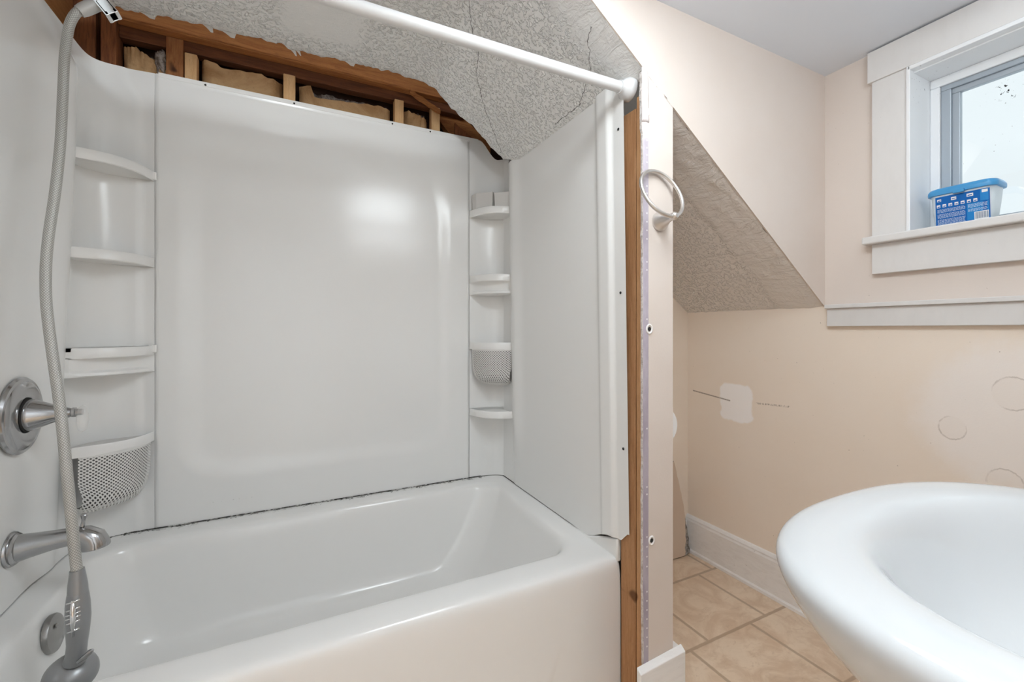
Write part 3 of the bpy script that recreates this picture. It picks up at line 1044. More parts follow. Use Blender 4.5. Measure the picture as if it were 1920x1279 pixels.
# shallow raised field on the apron, its right edge slanting
def apron(u, w):
    x = .06 + 1.38 * u; z = .012 + .30 * w
    xe = 1.235 + .42 * z
    k = smooth01((xe - x) / .018) * smooth01((.27 - z) / .20)
    return (x, TY0 + .0008 - .0042 * k, z)
grid('apron_panel', 120, 30, apron, M['tub'], tub, smooth=True)
# overflow plate on the sloping end wall
ovc = Vector((.0905, -.418, .318)); ova = Vector((1, .0, .10))
lathe('overflow_plate', [(.030, 0), (.044, .002), (.045, .010), (.043, .014), (.036, .0175), (.012, .0185), (.0001, .0185)], ovc, ova, M['dull'], tub, label='dull metal overflow plate')
for s in (-1, 1):
    lathe('screw', [(.0055, 0), (.0055, .0015), (.0035, .0022), (.0001, .0012)], ovc + ova.normalized() * .0182 + Vector((0, s * .012, s * -.022)), ova, M['dull'], bpy.data.objects['overflow_plate'])
# caulk line along the wall, dark with mould
def caulk(name, pts, r):
    v, f = tube_vf(pts, r, 8); return obj(name, v, f, M['caulk'], tub, smooth=True, label='dark stained caulk line')
caulk('caulk_line', [(.10 + i * .0655, -.0035 + .0008 * mnoise.noise((i, 0, 0)), TZ + .002 + .0007 * mnoise.noise((i * 2.3, 1, 0))) for i in range(21)], [.0017 + .0006 * mnoise.noise((i * 1.7, 0, 0)) for i in range(21)])

# ------------------------------------------------------------------ shower surround
sur = thing('shower_surround', (.75, -.02, TZ), 'white glossy three wall bath surround with corner shelves', 'shower surround')
ZT, ZB = 1.957, TZ + .0015
XA, XB = .190, 1.365            # back panel, lapping behind the columns
def back(u, w):
    x = XA + (XB - XA) * u; z = ZB + (ZT - ZB) * w
    # sunken field with rounded corners and a soft edge
    cx, cz, hx, hz, r = .768, 1.205, .480, .655, .12
    ax, az = abs(x - cx) - (hx - r), abs(z - cz) - (hz - r)
    d = math.hypot(max(ax, 0), max(az, 0)) + min(max(ax, az), 0) - r
    wd = .085 - .02 * smooth01((x - .4) / .6) + .07 * smooth01((z - 1.55) / .2)
    y = .010 * smooth01(-d / wd + .35)
    y *= 1 - .38 * smooth01((z - 1.55) / .25)
    y += .003 * smooth01((z - 1.84) / .08)
    e = min(x - XA, XB - x)
    if e < .013: y += .007 * (1 - smooth01((e - .009) / .004))
    if z > 1.942: y -= .002
    return (x, y, z)
grid('back_panel', 150, 190, back, M['panel'], sur, smooth=True)

# corner column curves: s 0 at the side wall ridge, 1 at the back seam
def col_curve(s, side, z=1.2):
    t = s * math.pi / 2
    c, q = math.cos(t), math.sin(t)
    p = .62
    x = .200 - .182 * (c ** p); y = -.165 + .160 * (q ** p)
    lean = .016 * (1.95 - z) / 1.5
    if side == 'L': return Vector((x - lean * .6 * (1 - s), y + .004 * s, 0))
    return Vector((1.555 - x, y + .004 * s, 0))
def ridge(z):    # how far the side panel swells into the bath beside the column
    return .020 + .014 * max(0, min(1, (z - .45) / 1.1))
def fade(z): return 1 - smooth01((z - 1.83) / .10)
def left_x(y, z):
    r = ridge(z) * fade(z)
    b = math.exp(-((y + .185) / .075) ** 2)
    return r * b + .028 * (z - .4) / 1.55 - .012 * (1.95 - z) / 1.5 * smooth01((y + .4) / .2)
YR = -.165
def left(u, w):
    z = ZB + (ZT - ZB) * w
    y = -.872 + (.872 + YR) * u
    return (max(left_x(y, z), -.004) + .003, y, z)
def lcol(u, w):
    z = ZB + (ZT - ZB) * w
    p = col_curve(u, 'L', z)
    k = fade(z)
    # at the head the column closes up to one plain rounded corner
    x0 = left_x(YR, z) + .003
    if u == 0: return (x0, YR, z)
    q = Vector((x0 + (.20 - x0) * (1 - max(0, math.cos(u * math.pi / 2)) ** .30), YR + .169 * math.sin(u * math.pi / 2) ** .30, 0))
    p = q.lerp(p, k)
    if u > .93: p.y = p.y + .006 * smooth01((u - .93) / .04) * (1 - smooth01((u - .97) / .03))
    return (p.x, p.y, z)
grid('left_panel', 60, 80, left, M['panel'], sur, smooth=True)
grid('left_column', 44, 80, lcol, M['panel'], sur, smooth=True, label='curved column at the left carrying the corner shelves')
def right_base(z): return 1.507 - .024 * max(0, min(1, (z - .4) / 1.4))
def right_x(y, z):
    x = right_base(z)
    k = smooth01((z - .45) / .25)
    x -= .014 * k * math.exp(-((y + .20) / .045) ** 2)                     # ridge by the column
    x -= .010 * (smooth01((y + .86) / .02) - smooth01((y + .80) / .03))     # bullnose near the front
    return x
YRR = -.172
def right_top(y): return (slope_z(right_base(1.8)) + .012) - .0 * y
def right(u, w):
    y = -.908 + (.908 + YRR) * u
    zb = ZB
    zb += .055 * smooth01((-.69 - y) / .15)
    if y < -.872: zb += .030 * min(1, (-.872 - y) / .03)
    zb += .003 * mnoise.noise((y * 14, 0, 3)) * smooth01((-.70 - y) / .1)
    zt = right_top(y)
    z = zb + (zt - zb) * w
    return (right_x(y, z), y, z)
grid('right_panel', 130, 80, right, M['panel'], sur, smooth=True)
def rcol(u, w):
    zt = 1.957 if u > .999 else None
    p = col_curve(u, 'R')
    # upper limit: the slope above, or the plain top of the back wall
    x0 = right_x(YRR, 1.2)
    top = min(1.957, slope_z(min(p.x, 1.5)) + .075 if p.y > -.12 else slope_z(1.47) + .02)
    dip = 1.957 - .085 * smooth01((p.x - 1.405) / .085)
    top = dip
    z = ZB + (top - ZB) * w
    if u == 0: return (right_x(YRR, z), YRR, z)
    return (min(p.x, 1.511), p.y, z)
grid('right_column', 44, 80, rcol, M['panel'], sur, smooth=True, label='curved column at the right carrying the corner shelves')
# pale edge strip along the head of the back wall with its screws
box('edge_strip', XA + .02, 1.40, .0, .012, 1.946, 1.962, M['shelf'], sur, .001)
for x in (.345, .63, 1.005, 1.17):
    lathe('screw', [(.0035, 0), (.0035, .001), (.0001, .0012)], (x, -.0005, 1.951), (0, -1, 0), M['black'], sur, seg=10)
for y, z in ((-.885, 1.66), (-.885, 1.18), (-.888, .72)):
    lathe('screw', [(.0042, 0), (.0042, .001), (.0001, .0012)], (right_x(y, z) - .0005, y, z), (-1, 0, 0), M['black'], sur, seg=10)

# shelves: between the column curve and a bowed front edge
def front_pt(s, side, bow=.046):
    a = col_curve(0, 'L', 1.2); b = col_curve(1, 'L', 1.2)
    a.x = .046
    p = a.lerp(b, s); n = Vector((.7071, -.7071, 0)) * (bow * math.sin(math.pi * s))
    p += n
    if side == 'R':
        p.x = 1.555 - p.x
        if s < .2: p.x = min(p.x, 1.502)
    return p
def back_pt(s, side):
    p = col_curve(s, side, 1.2)
    if side == 'R': p.x = min(p.x, 1.53)
    return p
NS = 22
def shelf_loop(side, k, z, kb=0.0, bow=.046, tilt=0.0):
    pts = []
    for i in range(NS + 1):
        s = i / NS; b, fr = back_pt(s, side), front_pt(s, side, bow)
        p = b.lerp(fr, k); pts.append((p.x, p.y, z + tilt * (1 - s)))
    for i in range(NS, -1, -1):
        s = i / NS; b, fr = back_pt(s, side), front_pt(s, side, bow)
        p = b.lerp(fr, kb); pts.append((p.x, p.y, z + tilt * (1 - s)))
    return pts
def plain_shelf(side, z, label):
    L = [shelf_loop(side, .90, z - .016), shelf_loop(side, .97, z - .018), shelf_loop(side, 1.0, z - .015), shelf_loop(side, 1.0, z + .010), shelf_loop(side, .975, z + .014),
         shelf_loop(side, .93, z + .012), shelf_loop(side, .90, z + .003), shelf_loop(side, .2, z + .002)]
    return loft('corner_shelf', L, M['shelf'], sur, smooth=True, sharp=40, label=label)
def dish_shelf(side, z, label):
    o = plain_shelf(side, z, label)
    L = [shelf_loop(side, .80, z - .015, .05), shelf_loop(side, .74, z - .035, .06), shelf_loop(side, .73, z - .056, .06), shelf_loop(side, .88, z - .062, .06), shelf_loop(side, .90, z - .070, .06), shelf_loop(side, .84, z - .074, .06)]
    loft('soap_tray', L, M['shelf'], o, smooth=True, sharp=40)
    return o
plain_shelf('L', 1.600, 'topmost of the left corner shelves, empty')
plain_shelf('L', 1.303, 'second left corner shelf from the top')
dish_shelf('L', 1.002, 'left corner shelf with a soap tray under it')
plain_shelf('R', 1.606, 'topmost right corner shelf, two grey bins on it')
dish_shelf('R', 1.305, 'right corner shelf with a soap tray under it')
plain_shelf('R', .694, 'lowest right corner shelf')
# clear clips at the seam ends of two shelves
for z in (1.600, 1.008):
    m = MB(); m.box(.186, .208, -.014, -.004, z - .016, z + .012)
    c = m.build('shelf_clip', M['shelf'], sur)
    c.rotation_euler = (0, 0, 0); bevel(c, .003)

def basket(side, z, depth, label):
    c = back_pt(.5, side)
    root = thing('corner_basket', (c.x, c.y, z), label, 'basket', 'perforated corner baskets')
    L = [shelf_loop(side, .93, z - .016, .86), shelf_loop(side, 1.0, z - .016, .82), shelf_loop(side, 1.005, z - .013, .80), shelf_loop(side, 1.005, z + .012, .80), shelf_loop(side, .985, z + .016, .84), shelf_loop(side, .95, z + .015, .88), shelf_loop(side, .93, z + .010, .90)]
    v, f = [], []
    n = len(L[0])
    for l in L: v += l
    for a in range(len(L)):
        b = (a + 1) % len(L)
        for i in range(NS):
            f.append((a * n + i, a * n + i + 1, b * n + i + 1, b * n + i))
    f.append(tuple(a * n for a in range(len(L)))); f.append(tuple(a * n + NS for a in range(len(L))))
    obj('rim', v, f, M['shelf'], root, smooth=True, sharp=40)
    # pierced bowl: front sheet that rounds under to the bottom
    arc = .24; pitch = .0130
    def pt(u, w, off=0.0):
        # w 0 at the rim, 1 at the bottom centre
        s = .06 + .88 * u
        if w < .68:
            k = .93 - .07 * w; zz = z - .014 - depth * w * 1.0
        else:
            a = (w - .68) / .32 * math.pi / 2
            k = (.93 - .07 * .68) - (.60) * (1 - math.cos(a)); zz = z - .014 - depth * .68 - depth * .34 * math.sin(a)
        # draw the ends in towards the bottom
        e = smooth01((w - .45) / .55) * .18
        s = .5 + (s - .5) * (1 - e)
        corner = abs(2 * u - 1) ** 6 * .05
        p = back_pt(s, side).lerp(front_pt(s, side, .060), k - corner - off)
        return (p.x, p.y, zz + corner * depth * w * 2.2)
    grid('pierced_bowl', 48, 40, pt, M['perf'], root, smooth=True, uv=lambda u, w: (u * arc / pitch, w * depth * 1.25 / pitch))
    # dark sheet behind the bowl, painting the shade seen through the holes
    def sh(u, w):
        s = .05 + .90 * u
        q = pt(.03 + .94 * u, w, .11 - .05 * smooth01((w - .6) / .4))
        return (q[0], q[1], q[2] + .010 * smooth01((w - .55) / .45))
    grid('shade_sheet', 24, 16, sh, M['shade'], root, smooth=True, label='dark sheet painted as liner inside the basket')
    L2 = [shelf_loop(side, .92, z + .004, .03), shelf_loop(side, .92, z + .001, .03)]
    loft('liner_tray', L2, M['bin'], root, smooth=True, sharp=40, label='grey tray sitting inside the rim')
    return root
basket('L', .706, .185, 'larger looking perforated corner basket low at the left, behind the hose')
basket('R', .998, .165, 'perforated corner basket in the right column')

# two small grey bins on the topmost right shelf
def bin_(pts, z0, z1, label, tap=.004):
    cx = sum(p[0] for p in pts) / len(pts); cy = sum(p[1] for p in pts) / len(pts)
    def sc(k, z): return [(cx + (p[0] - cx) * k, cy + (p[1] - cy) * k, z) for p in pts]
    L = [sc(.93, z0), sc(1.0, z1 - .003), sc(1.005, z1), sc(.97, z1), sc(.90, z0 + .004)]
    o = loft('shelf_bin', L, M['bin'])
    bevel(o, .002)
    return tag(o, label, 'bin', 'grey bins on the top right shelf')
bin_([(1.361, -.016), (1.368, -.050), (1.425, -.108), (1.446, -.090), (1.430, -.030)], 1.619, 1.690, 'left grey plastic bin on the topmost right corner shelf, angled side')
bin_([(1.430, -.114), (1.488, -.165), (1.500, -.130), (1.492, -.080), (1.452, -.084)], 1.619, 1.684, 'right grey plastic bin on the topmost right corner shelf')

# ------------------------------------------------------------------ fittings on the left wall
val = thing('shower_valve', (.004, -.360, .855), 'round chrome shower valve with cone stem on the left bath wall', 'faucet')
vc = Vector((.014, -.360, .855)); vx = Vector((1, 0, 0))
lathe('escutcheon', [(.096, 0), (.097, .004), (.093, .009), (.086, .010), (.082, .014), (.070, .018), (.052, .019), (.044, .016), (.040, .012), (.0001, .012)], vc, vx, M['chrome'], val, seg=56)
lathe('collar', [(.043, .010), (.043, .017), (.041, .0185), (.0001, .0185)], vc, vx, M['black'], val)
lathe('cone_stem', [(.038, .014), (.040, .022), (.038, .030), (.024, .062), (.013, .092), (.011, .098), (.0125, .100), (.0125, .106), (.009, .108), (.008, .120), (.0001, .121)], vc, vx, M['chrome'], val)
lathe('lever_handle', [(.0001, .108), (.016, .109), (.030, .113), (.034, .119), (.030, .126), (.014, .130), (.0001, .131)], vc + Vector((.0, 0, -.018)), vx, M['acrylic'], val, squash=(1.05, .5), label='clear plastic lever handle')

sp = thing('tub_spout', (.004, -.375, .527), 'chrome tub spout with pull-up diverter on the left bath wall', 'faucet')
def ell(x, z, ry, rz, y=-.375, n=24, sq=2.3):
    out = []
    for i in range(n):
        a = 2 * math.pi * i / n
        ca, sa = math.cos(a), math.sin(a)
        out.append((x, y + ry * math.copysign(abs(ca) ** (2 / sq), ca), z + rz * math.copysign(abs(sa) ** (2 / sq), sa)))
    return out
def tilt_ring(cx, cz, ry, rz, ang, y=-.375, n=24):
    out = []
    for i in range(n):
        a = 2 * math.pi * i / n
        d = rz * math.sin(a)
        out.append((cx + d * math.sin(ang), y + ry * math.cos(a), cz + d * math.cos(ang)))
    return out
L = [tilt_ring(.014, .527, .030, .034, 0), tilt_ring(.045, .530, .027, .029, .05), tilt_ring(.085, .534, .024, .024, .10), tilt_ring(.115, .536, .024, .023, .22), tilt_ring(.140, .535, .0255, .025, .55),
     tilt_ring(.158, .525, .027, .027, 1.05), tilt_ring(.163, .512, .028, .029, 1.40), tilt_ring(.163, .504, .0295, .031, 1.50), tilt_ring(.163, .500, .0295, .031, 1.52), tilt_ring(.163, .500, .024, .025, 1.52), tilt_ring(.162, .512, .021, .022, 1.50)]
loft('spout_body', L, M['chrome'], sp, smooth=True, sharp=45)
lathe('flange', [(.040, .0), (.042, .003), (.041, .007), (.037, .009), (.038, .012), (.034, .016), (.030, .018)], (.004, -.375, .527), vx, M['chrome'], sp)
lathe('diverter_knob', [(.005, 0), (.004, .012), (.0045, .018), (.008, .027), (.0085, .030), (.007, .032), (.0001, .032)], (.138, -.375, .558), (.15, 0, 1), M['chrome'], sp, seg=20)

# shower arm with the holder that carries the hand shower
arm = thing('shower_bracket', (.0, -.45, 1.96), 'chrome shower arm and bracket above the left panel', 'shower arm')
tube('arm_pipe', catmull([(-.018, -.45, 1.989), (.03, -.45, 1.985), (.10, -.45, 1.965), (.165, -.45, 1.918), (.185, -.45, 1.902)], 6), .0105, M['bright'], arm)
lathe('wall_plate', [(.032, 0), (.030, .006), (.020, .012), (.011, .016)], (-.020, -.45, 1.99), (1, 0, -.05), M['bright'], arm)
hb = Vector((.205, -.45, 1.889))
m = MB()
def obox(c, ax, ay, az, hx, hy, hz):
    v = [c + ax * (sx * hx) + ay * (sy * hy) + az * (sz * hz) for sx in (-1, 1) for sy in (-1, 1) for sz in (-1, 1)]
    return v, [(0, 1, 3, 2), (4, 6, 7, 5), (0, 4, 5, 1), (2, 3, 7, 6), (0, 2, 6, 4), (1, 5, 7, 3)]
ax = Vector((.62, 0, -.78)).normalized(); az = Vector((.78, 0, .62)).normalized(); ay = Vector((0, 1, 0))
for (c, a, b, d) in ((hb + ax * .012, .024, .015, .0025), ):
    pass
v, f = obox(hb + ax * .008, ax, ay, az, .022, .016, .003); m.add([p + az * .012 for p in v], f); m.add([p - az * .012 for p in v], f)
v, f = obox(hb - ax * .010, ax, ay, az, .004, .016, .014); m.add(v, f)
v, f = obox(hb + ax * .030, ax, ay, az, .002, .016, .0135)
for s in (-1, 1):
    v, f = obox(hb + ax * .026 + az * (s * .010), ax, ay, az, .005, .016, .0035); m.add(v, f)
    v, f = obox(hb + ax * .012 + ay * (s * .0145), ax, ay, az, .018, .0015, .013); m.add(v, f)
bevel(m.build('holder', M['bright'], arm), .001)

hand = thing('hand_shower', (.20, -.60, .30), 'grey hand shower hanging upside down by its braided hose into the tub', 'hand shower')
HP = [(.169, -.453, 1.865), (.158, -.453, 1.858), (.149, -.455, 1.841), (.142, -.458, 1.814), (.139, -.463, 1.774), (.137, -.469, 1.725), (.138, -.48, 1.63), (.139, -.495, 1.51),
      (.136, -.511, 1.392), (.13, -.524, 1.289), (.129, -.534, 1.214), (.133, -.544, 1.141), (.142, -.554, 1.069), (.155, -.566, .986), (.168, -.578, .903), (.179, -.59, .822),
      (.189, -.602, .742), (.198, -.61, .661), (.203, -.61, .59), (.208, -.61, .533)]
pts = catmull(HP, 6)
def hose():
    seg = 20
    v, f = tube_vf(pts, .0098, seg)
    f = f[:-2]
    # uv by length, with a seam column
    vv, ff, uvs = [], [], []
    d = 0.0
    for i, p in enumerate(pts):
        if i: d += (pts[i] - pts[i - 1]).length
        for s in range(seg + 1):
            vv.append(v[i * seg + s % seg]); uvs.append((s / seg, d / .0062))
    for i in range(len(pts) - 1):
        for s in range(seg):
            a = i * (seg + 1) + s; b = a + seg + 1
            ff.append((a, a + 1, b + 1, b))
    return obj('hose', vv, ff, M['hose'], hand, smooth=True, uvs=uvs)
hose()
tube('connector', [(.158, -.453, 1.856), (.166, -.452, 1.864), (.178, -.451, 1.876), (.192, -.45, 1.889), (.200, -.45, 1.895)], [.0125, .0145, .0150, .0145, .013], M['conn'], hand, seg=24)
tube('hose_nut', [(.2072, -.61, .545), (.2078, -.61, .536), (.2082, -.61, .512), (.2086, -.61, .492)], [.0125, .0135, .0165, .0175], M['grey_plastic'], hand, seg=24)
def handle():
    path = [(.2085, -.610, .494), (.2090, -.611, .470), (.2095, -.612, .440), (.2095, -.613, .410), (.2085, -.613, .385), (.206, -.611, .362), (.203, -.607, .345)]
    rad = [.0175, .0205, .0215, .0195, .0175, .0175, .0200]
    return tube('handle', catmull(path, 5), [a + (b - a) * t / 5 for a, b in zip(rad[:-1], rad[1:]) for t in range(5)] + [rad[-1]], M['grey_plastic'], hand, seg=24)
h = handle()
v, f = tube_vf([(.2075, -.6305, .488), (.2085, -.6335, .470), (.2088, -.6345, .445), (.2085, -.6325, .412)], [.003, .005, .005, .0025], 10)
obj('grip_strip', v, f, M['bright'], h, smooth=True, label='shiny inlay on the grip')
for z, w in ((.486, .011), (.470, .011), (.460, .012), (.452, .012), (.442, .011), (.424, .010)):
    v, f = tube_vf([(.2085 - w + .024 * 0, -.632, z - .002), (.2085, -.6345, z), (.2085 + w, -.632, z + .003)], .0016, 6)
    obj('grip_rib', v, f, M['bright'], h, smooth=True, label='shiny grip rib')
hc = Vector((.193, -.600, .316)); hn = Vector((.10, -.42, .90)).normalized()
lathe('spray_head', [(.0001, .030), (.020, .028), (.035, .020), (.044, .008), (.047, -.004), (.047, -.012), (.044, -.016), (.0001, -.017)], hc, hn, M['grey_plastic'], hand, squash=(1, 1))
tube('spray_lever', [(.215, -.628, .352), (.228, -.632, .362), (.238, -.634, .371), (.241, -.634, .374)], [.004, .0055, .0055, .003], M['chrome'], hand)

# ------------------------------------------------------------------ curtain rod
RY, RZ = -.915, 1.757
rod = thing('curtain_rod', (.75, RY, RZ), 'white shower curtain rod across the front of the bath', 'curtain rod')
tube('rod_tube', [(.0, RY, RZ - .004), (.75, RY, RZ), (1.478, RY, RZ + .007)], .0150, M['rod'], rod, seg=28)
lathe('end_flange', [(.0185, -.008), (.0185, .0), (.021, .004), (.030, .014), (.034, .024), (.034, .030)], (1.470, RY, RZ + .007), (1, 0, 0), M['rod'], rod)
lathe('end_flange', [(.0185, -.008), (.0185, .0), (.021, .004), (.030, .014), (.034, .024), (.034, .030)], (.034, RY, RZ - .004), (-1, 0, 0), M['rod'], rod)

# ------------------------------------------------------------------ towel ring
tr = thing('towel_ring', (1.545, YC, 1.375), 'brushed nickel towel ring flipped up on the narrow partition face', 'towel ring')
lathe('post', [(.0265, 0), (.027, .004), (.0255, .008), (.019, .018), (.012, .034), (.0085, .048), (.0085, .056)], (1.545, YC - .001, 1.372), (-.10, -1, .02), M['nickel'], tr)
ball = Vector((1.5385, YC - .060, 1.3735))
lathe('ball', [(.0001, -.0115), (.006, -.0105), (.010, -.006), (.0115, 0), (.010, .006), (.006, .0105), (.0001, .0115)], ball, (0, -1, 0), M['nickel'], tr, seg=24)
rr = .072
up = Vector((-.24, .34, .90)).normalized(); sd = Vector((1, .10, .20)).normalized(); sd = (sd - up * sd.dot(up)).normalized()
cen = ball + up * rr
tube('ring', [cen + (up * math.cos(a) + sd * math.sin(a)) * rr for a in [i * 2 * math.pi / 64 for i in range(64)]], .0052, M['nickel'], tr, seg=14, closed=True)

# ------------------------------------------------------------------ toilet paper and scrap in the nook
tp = thing('toilet_paper_roll', (1.656, -.85, .716), 'white toilet paper roll just peeking out behind the partition edge', 'toilet paper')
tc = Vector((1.655, -.898, .772))
lathe('paper', [(.020, 0), (.054, 0), (.056, .002), (.056, .098), (.054, .10), (.020, .10)], tc, (0, 1, 0), M['paper'], tp, seg=48)
lathe('core', [(.0195, .001), (.0195, .099)], tc, (0, 1, 0), M['card'], tp)
th = thing('paper_holder', (1.60, -.79, .772), 'nickel toilet paper holder on the nook side of the partition', 'paper holder')
tube('holder_arm', [(1.598, -.775, .772), (1.640, -.775, .772), (1.654, -.785, .772), (1.655, -.82, .772), (1.655, -.893, .772)], .007, M['nickel'], th)
lathe('holder_plate', [(.026, 0), (.024, .006), (.010, .010)], (1.598, -.775, .772), (1, 0, 0), M['nickel'], th)

def scrap():
    v, f, k = [], [], []
    N = 26
    for i in range(N + 1):
        t = i / N; z = .005 + .44 * t
        y = -.415 + .030 * t
        xr = 2.325 - .075 * t ** 1.4 + .007 * mnoise.noise((t * 22, 0, 0)) * (1.5 - t)
        for x, yy in ((2.06, y), (xr - .006 - .09 * max(0, .48 - t) ** 1.2, y - .002 * (1 - t)), (xr + .005 * mnoise.noise((t * 40, 3, 1)), y + .008), (xr - .006 + .006 * mnoise.noise((t * 33, 8, 1)), y + .016), (2.06, y + .016)):
            v.append((x, yy, z))
    for i in range(N):
        for j in range(4):
            a = i * 5 + j; f.append((a, a + 1, a + 6, a + 5)); k.append(0 if j in (0, 3) else 1)
        a = i * 5; f.append((a, a + 5, a + 9, a + 4)); k.append(0)
    f += [tuple(range(5)), tuple(range(N * 5, N * 5 + 5))]; k += [1, 1]
    o = obj('wallboard_scrap', v, f, None, mats=[M['scrap_paper'], M['gyp_dark']], fmats=k)
    return tag(o, 'broken wallboard scrap leaning in the nook corner by the baseboard', 'wallboard scrap')
M['gyp_dark'] = Mat('crumbled_gypsum', (.30, .28, .26), .95)
M['gyp_dark'].color(M['gyp_dark'].mix(M['gyp_dark'].noise(70, 5, .7).step(.4, .62), (.16, .145, .13), (.50, .475, .45)))
M['gyp_dark'].bump(M['gyp_dark'].noise(90, 4, .7), 1.0, .006)
scrap()

# ------------------------------------------------------------------ pedestal sink
sink = thing('pedestal_sink', (1.36, -1.80, 0), 'white ceramic pedestal sink with a wide rounded rim, in the foreground', 'sink')
SX, SY = 1.362, -1.765
def dloop(a, bf, z, cx=SX, cy=SY, n=2.5, yb=-2.045, N=64):
    """Round to the front (+y), straight sides running back to the wall."""
    L = []
    for i in range(N):
        t = 2 * math.pi * i / N
        c, q = math.cos(t), math.sin(t)
        x = cx + a * math.copysign(abs(c) ** (2 / n), c)
        if q >= 0: y = cy + bf * abs(q) ** (2 / n)
        else: y = max(cy - (cy - yb) * abs(q) ** (2 / 5.0), yb)
        L.append((x, y, z))
    return L
def bloop(a, bf, bb, z, cy=SY, n=2.2, N=64):
    L = []
    for i in range(N):
        t = 2 * math.pi * i / N
        c, q = math.cos(t), math.sin(t)
        L.append((SX + a * math.copysign(abs(c) ** (2 / n), c), cy + (bf if q > 0 else bb) * math.copysign(abs(q) ** (2 / n), q), z))
    return L
L = [dloop(.085, .06, .63, yb=-1.93), dloop(.12, .085, .645, yb=-1.96), dloop(.175, .125, .668, yb=-2.0), dloop(.235, .175, .705, yb=-2.03), dloop(.277, .214, .748), dloop(.300, .236, .783), dloop(.310, .244, .803),
     dloop(.312, .246, .814), dloop(.308, .243, .824), dloop(.296, .232, .830), dloop(.276, .214, .831),
     bloop(.256, .196, .180, .8308, n=2.4), bloop(.242, .184, .166, .829), bloop(.230, .174, .155, .824), bloop(.219, .165, .146, .815), bloop(.207, .155, .136, .799), bloop(.192, .143, .125, .775), bloop(.170, .125, .108, .742),
     bloop(.135, .098, .085, .708), bloop(.08, .06, .05, .694), bloop(.022, .02, .02, .690)]
o = loft('basin', L, M['ceramic'], sink, smooth=True)
subsurf(o, 1)
def ploop(a, b, z, cy=-1.86): return [(SX + a * math.cos(2 * math.pi * i / 40), cy + b * math.sin(2 * math.pi * i / 40), z) for i in range(40)]
loft('pedestal', [ploop(.125, .125, 0), ploop(.125, .125, .03), ploop(.105, .105, .08), ploop(.085, .09, .25), ploop(.082, .085, .45), ploop(.095, .095, .58), ploop(.115, .115, .66)], M['ceramic'], sink, smooth=True, sharp=50)
lathe('drain', [(.021, 0), (.020, .002), (.012, .0025), (.010, -.001), (.0001, -.001)], (SX, SY, .6915), (0, 0, 1), M['chrome'], sink)

# ------------------------------------------------------------------ wipe tub on the window sill
wc = thing('wipe_tub', (2.405, -1.338, 1.3745), 'clear plastic wipe tub with blue lid and label on the window sill', 'container')
def wl(kx, ky, z, r=.022): return rrect(2.402 - .042 * kx, 2.402 + .042 * kx, -1.338 - .070 * ky, -1.338 + .070 * ky, r, z, 7)
L = [wl(.80, .84, 1.3745), wl(.85, .87, 1.377), wl(.93, .95, 1.430), wl(1.0, 1.0, 1.482), wl(1.02, 1.01, 1.484)]
loft('body', L, M['wtub'], wc, smooth=True, sharp=60)
L = [wl(1.06, 1.035, 1.472), wl(1.12, 1.075, 1.473), wl(1.13, 1.08, 1.479), wl(1.12, 1.075, 1.485), wl(1.05, 1.03, 1.491), wl(.90, .93, 1.494), wl(.3, .5, 1.495)]
loft('lid', L, M['lid'], wc, smooth=True, sharp=60)
box('lid_tab', 2.349, 2.357, -1.350, -1.326, 1.468, 1.478, M['lid'], wc, .001)
# label: a curved sheet on the room side; a = along the wall, b = up
def lab(a, b, off=0.0):
    k = .845 + .155 * (b - 1.3745) / .1095
    x = 2.402 - .042 * (.82 + .18 * (b - 1.3745) / .1095) - .0012 - off
    bend = max(0, abs(a + 1.338) - .045) ** 2 * 14
    return (x + bend, a, b)
A0, A1, B0, B1 = -1.398, -1.284, 1.381, 1.467
def patch(name, a0, a1, b0, b1, mat, par, off, na=6, nb=2):
    return grid(name, na, nb, lambda u, w: lab(a0 + (a1 - a0) * u, b0 + (b1 - b0) * w, off), mat, par)
lb = patch('label', A0, A1, B0, B1, M['label'], wc, .0, 20, 8)
lb.data.materials.append(M['label2'].m); 
def multi(name, rects, mat, off):
    m = MB()
    for a0, a1, b0, b1 in rects:
        v = [lab(a0 + (a1 - a0) * i / 3, b, off) for b in (b0, b1) for i in range(4)]
        m.add(v, [(i, i + 1, i + 5, i + 4) for i in range(3)])
    return m.build(name, mat, lb)
AW, BH = A1 - A0, B1 - B0
def rc(u0, u1, w0, w1): return (A1 - AW * u0, A1 - AW * u1, B0 + BH * w0, B0 + BH * w1)
multi('lower_panel', [rc(.60, .98, .05, .60), rc(.84, .98, .62, .98)], M['label2'], .0004)
ic = [rc(.03 + .115 * i, .10 + .115 * i, .63, .73) for i in range(7)] + [rc(.04, .12, .84, .92), rc(.31, .41, .82, .92), rc(.60, .72, .83, .93), rc(.87, .97, .88, .97)]
multi('icons', ic, M['icon'], .0008)
multi('icon_marks', [rc(.045 + .115 * i, .09 + .115 * i, .645, .68) for i in range(7)] + [rc(.055, .11, .855, .88), rc(.325, .40, .85, .875), rc(.62, .70, .855, .885)], M['label'], .0011)
random.seed(3)
tx = []
for i in range(17):
    w = .55 - i * .0315
    if i in (4, 10): continue
    u = .04
    while u < .56:
        d = random.uniform(.02, .06); tx.append(rc(u, min(u + d, .57), w, w + .011)); u += d + .010
    if w > .30:
        u = .62
        while u < .94:
            d = random.uniform(.02, .06); tx.append(rc(u, min(u + d, .96), w, w + .011)); u += d + .010
multi('fine_print', tx, M['print'], .0008)
bc = multi('barcode', [rc(.73, .98, .03, .29)], M['icon'], .0009)
multi('bars', [rc(.745 + i * .0155, .745 + i * .0155 + (.009 if i % 3 else .005), .06, .27) for i in range(15)], M['barbk'], .0012)

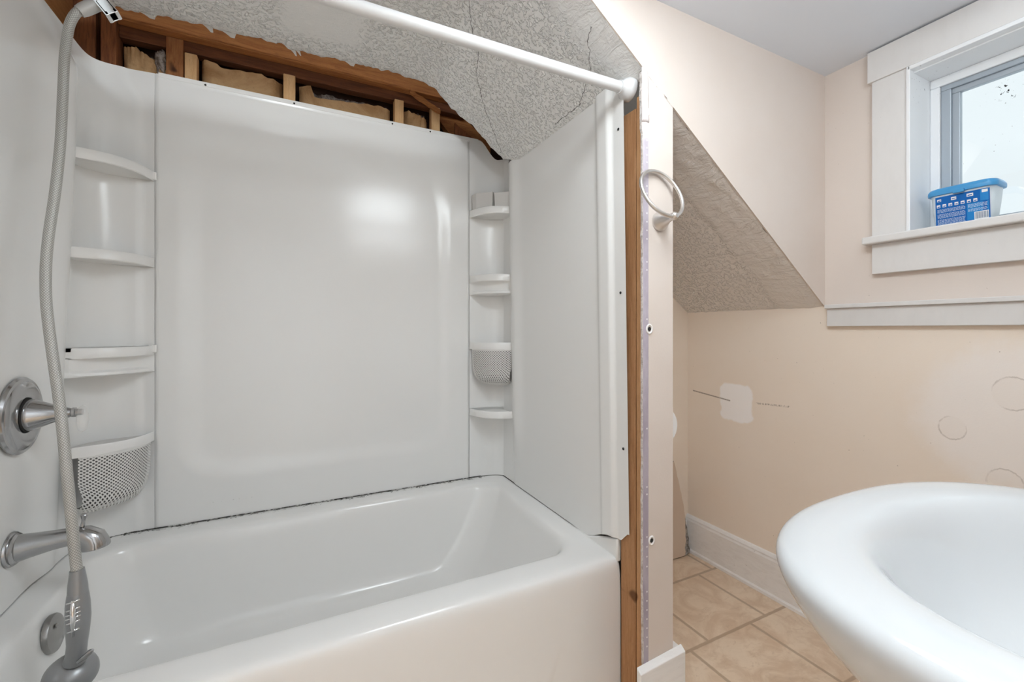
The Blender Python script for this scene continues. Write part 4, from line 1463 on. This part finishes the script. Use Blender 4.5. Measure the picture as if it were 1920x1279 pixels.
# ------------------------------------------------------------------ lamps
vl = thing('vanity_light', (1.33, YF, 1.85), 'three globe vanity lamp with added light-blocking dishes on the wall above the sink', 'lamp')
box('back_plate', 1.08, 1.58, YF, YF + .025, 1.815, 1.885, M['bright'], vl, .006)
for x in (1.14, 1.33, 1.52):
    lathe('socket', [(.026, 0), (.026, .03), (.020, .04)], (x, YF + .025, 1.85), (0, 1, 0), M['bright'], vl)
    lathe('globe', [(.0001, .036)] + [(.05 * math.sin(a), .09 - .05 * math.cos(a)) for a in [math.pi * i / 16 for i in range(2, 16)]] + [(.0001, .14)], (x, YF + .02, 1.85), (0, 1, 0), M['bulb'], vl, seg=28)
    lathe('light_block_dish', [(.012, -.056), (.050, -.055), (.076, -.046), (.079, -.046), (.052, -.060), (.012, -.061)], (x, YF + .11, 1.85), (0, 0, 1), M['bright'], vl, seg=32)  # dish added under each globe to keep its light off the sink
hl = thing('fill_lamp', (.55, -2.30, 2.3), 'added round opal fill lamp in the hall behind the doorway', 'lamp')  # unseen lamp added so the hall spills soft light through the doorway
lathe('fill_lamp_base', [(.12, 0), (.12, -.025), (.11, -.03)], (.55, -2.30, 2.3), (0, 0, 1), M['bright'], hl)
lathe('fill_lamp_shade', [(.11, -.03), (.105, -.06), (.08, -.09), (.04, -.105), (.0001, -.11)], (.55, -2.30, 2.3), (0, 0, 1), M['hall_fill'], hl)
cl = thing('fill_lamp', (1.98, -1.55, ZC), 'added round opal fill lamp of the bathroom, on the dormer side', 'lamp')  # made-up fitting, out of view, brightening the dormer side
lathe('fill_lamp_base', [(.09, 0), (.09, -.02), (.085, -.022)], (1.98, -1.55, ZC), (0, 0, 1), M['bright'], cl)
lathe('fill_lamp_shade', [(.085, -.022), (.08, -.045), (.06, -.065), (.03, -.075), (.0001, -.078)], (1.98, -1.55, ZC), (0, 0, 1), M['dormer_fill'], cl)

M['bath_fill'] = Mat('bath_fill_glow', (.9, .9, .88), .3).emit((.88, .955, 1.0), BATH_FILL_POWER)
bl = thing('fill_lamp', (1.20, -1.42, ZC), 'added wide round opal fill lamp in front of the bath and curtain rod', 'lamp')  # made-up fitting, out of view, throwing fill light into the bath alcove
lathe('fill_lamp_base', [(.245, 0), (.245, -.018), (.24, -.022)], (1.20, -1.42, ZC), (0, 0, 1), M['bright'], bl, seg=56)
lathe('fill_lamp_shade', [(.238, -.022), (.225, -.042), (.18, -.062), (.09, -.075), (.0001, -.079)], (1.20, -1.42, ZC), (0, 0, 1), M['bath_fill'], bl, seg=56)
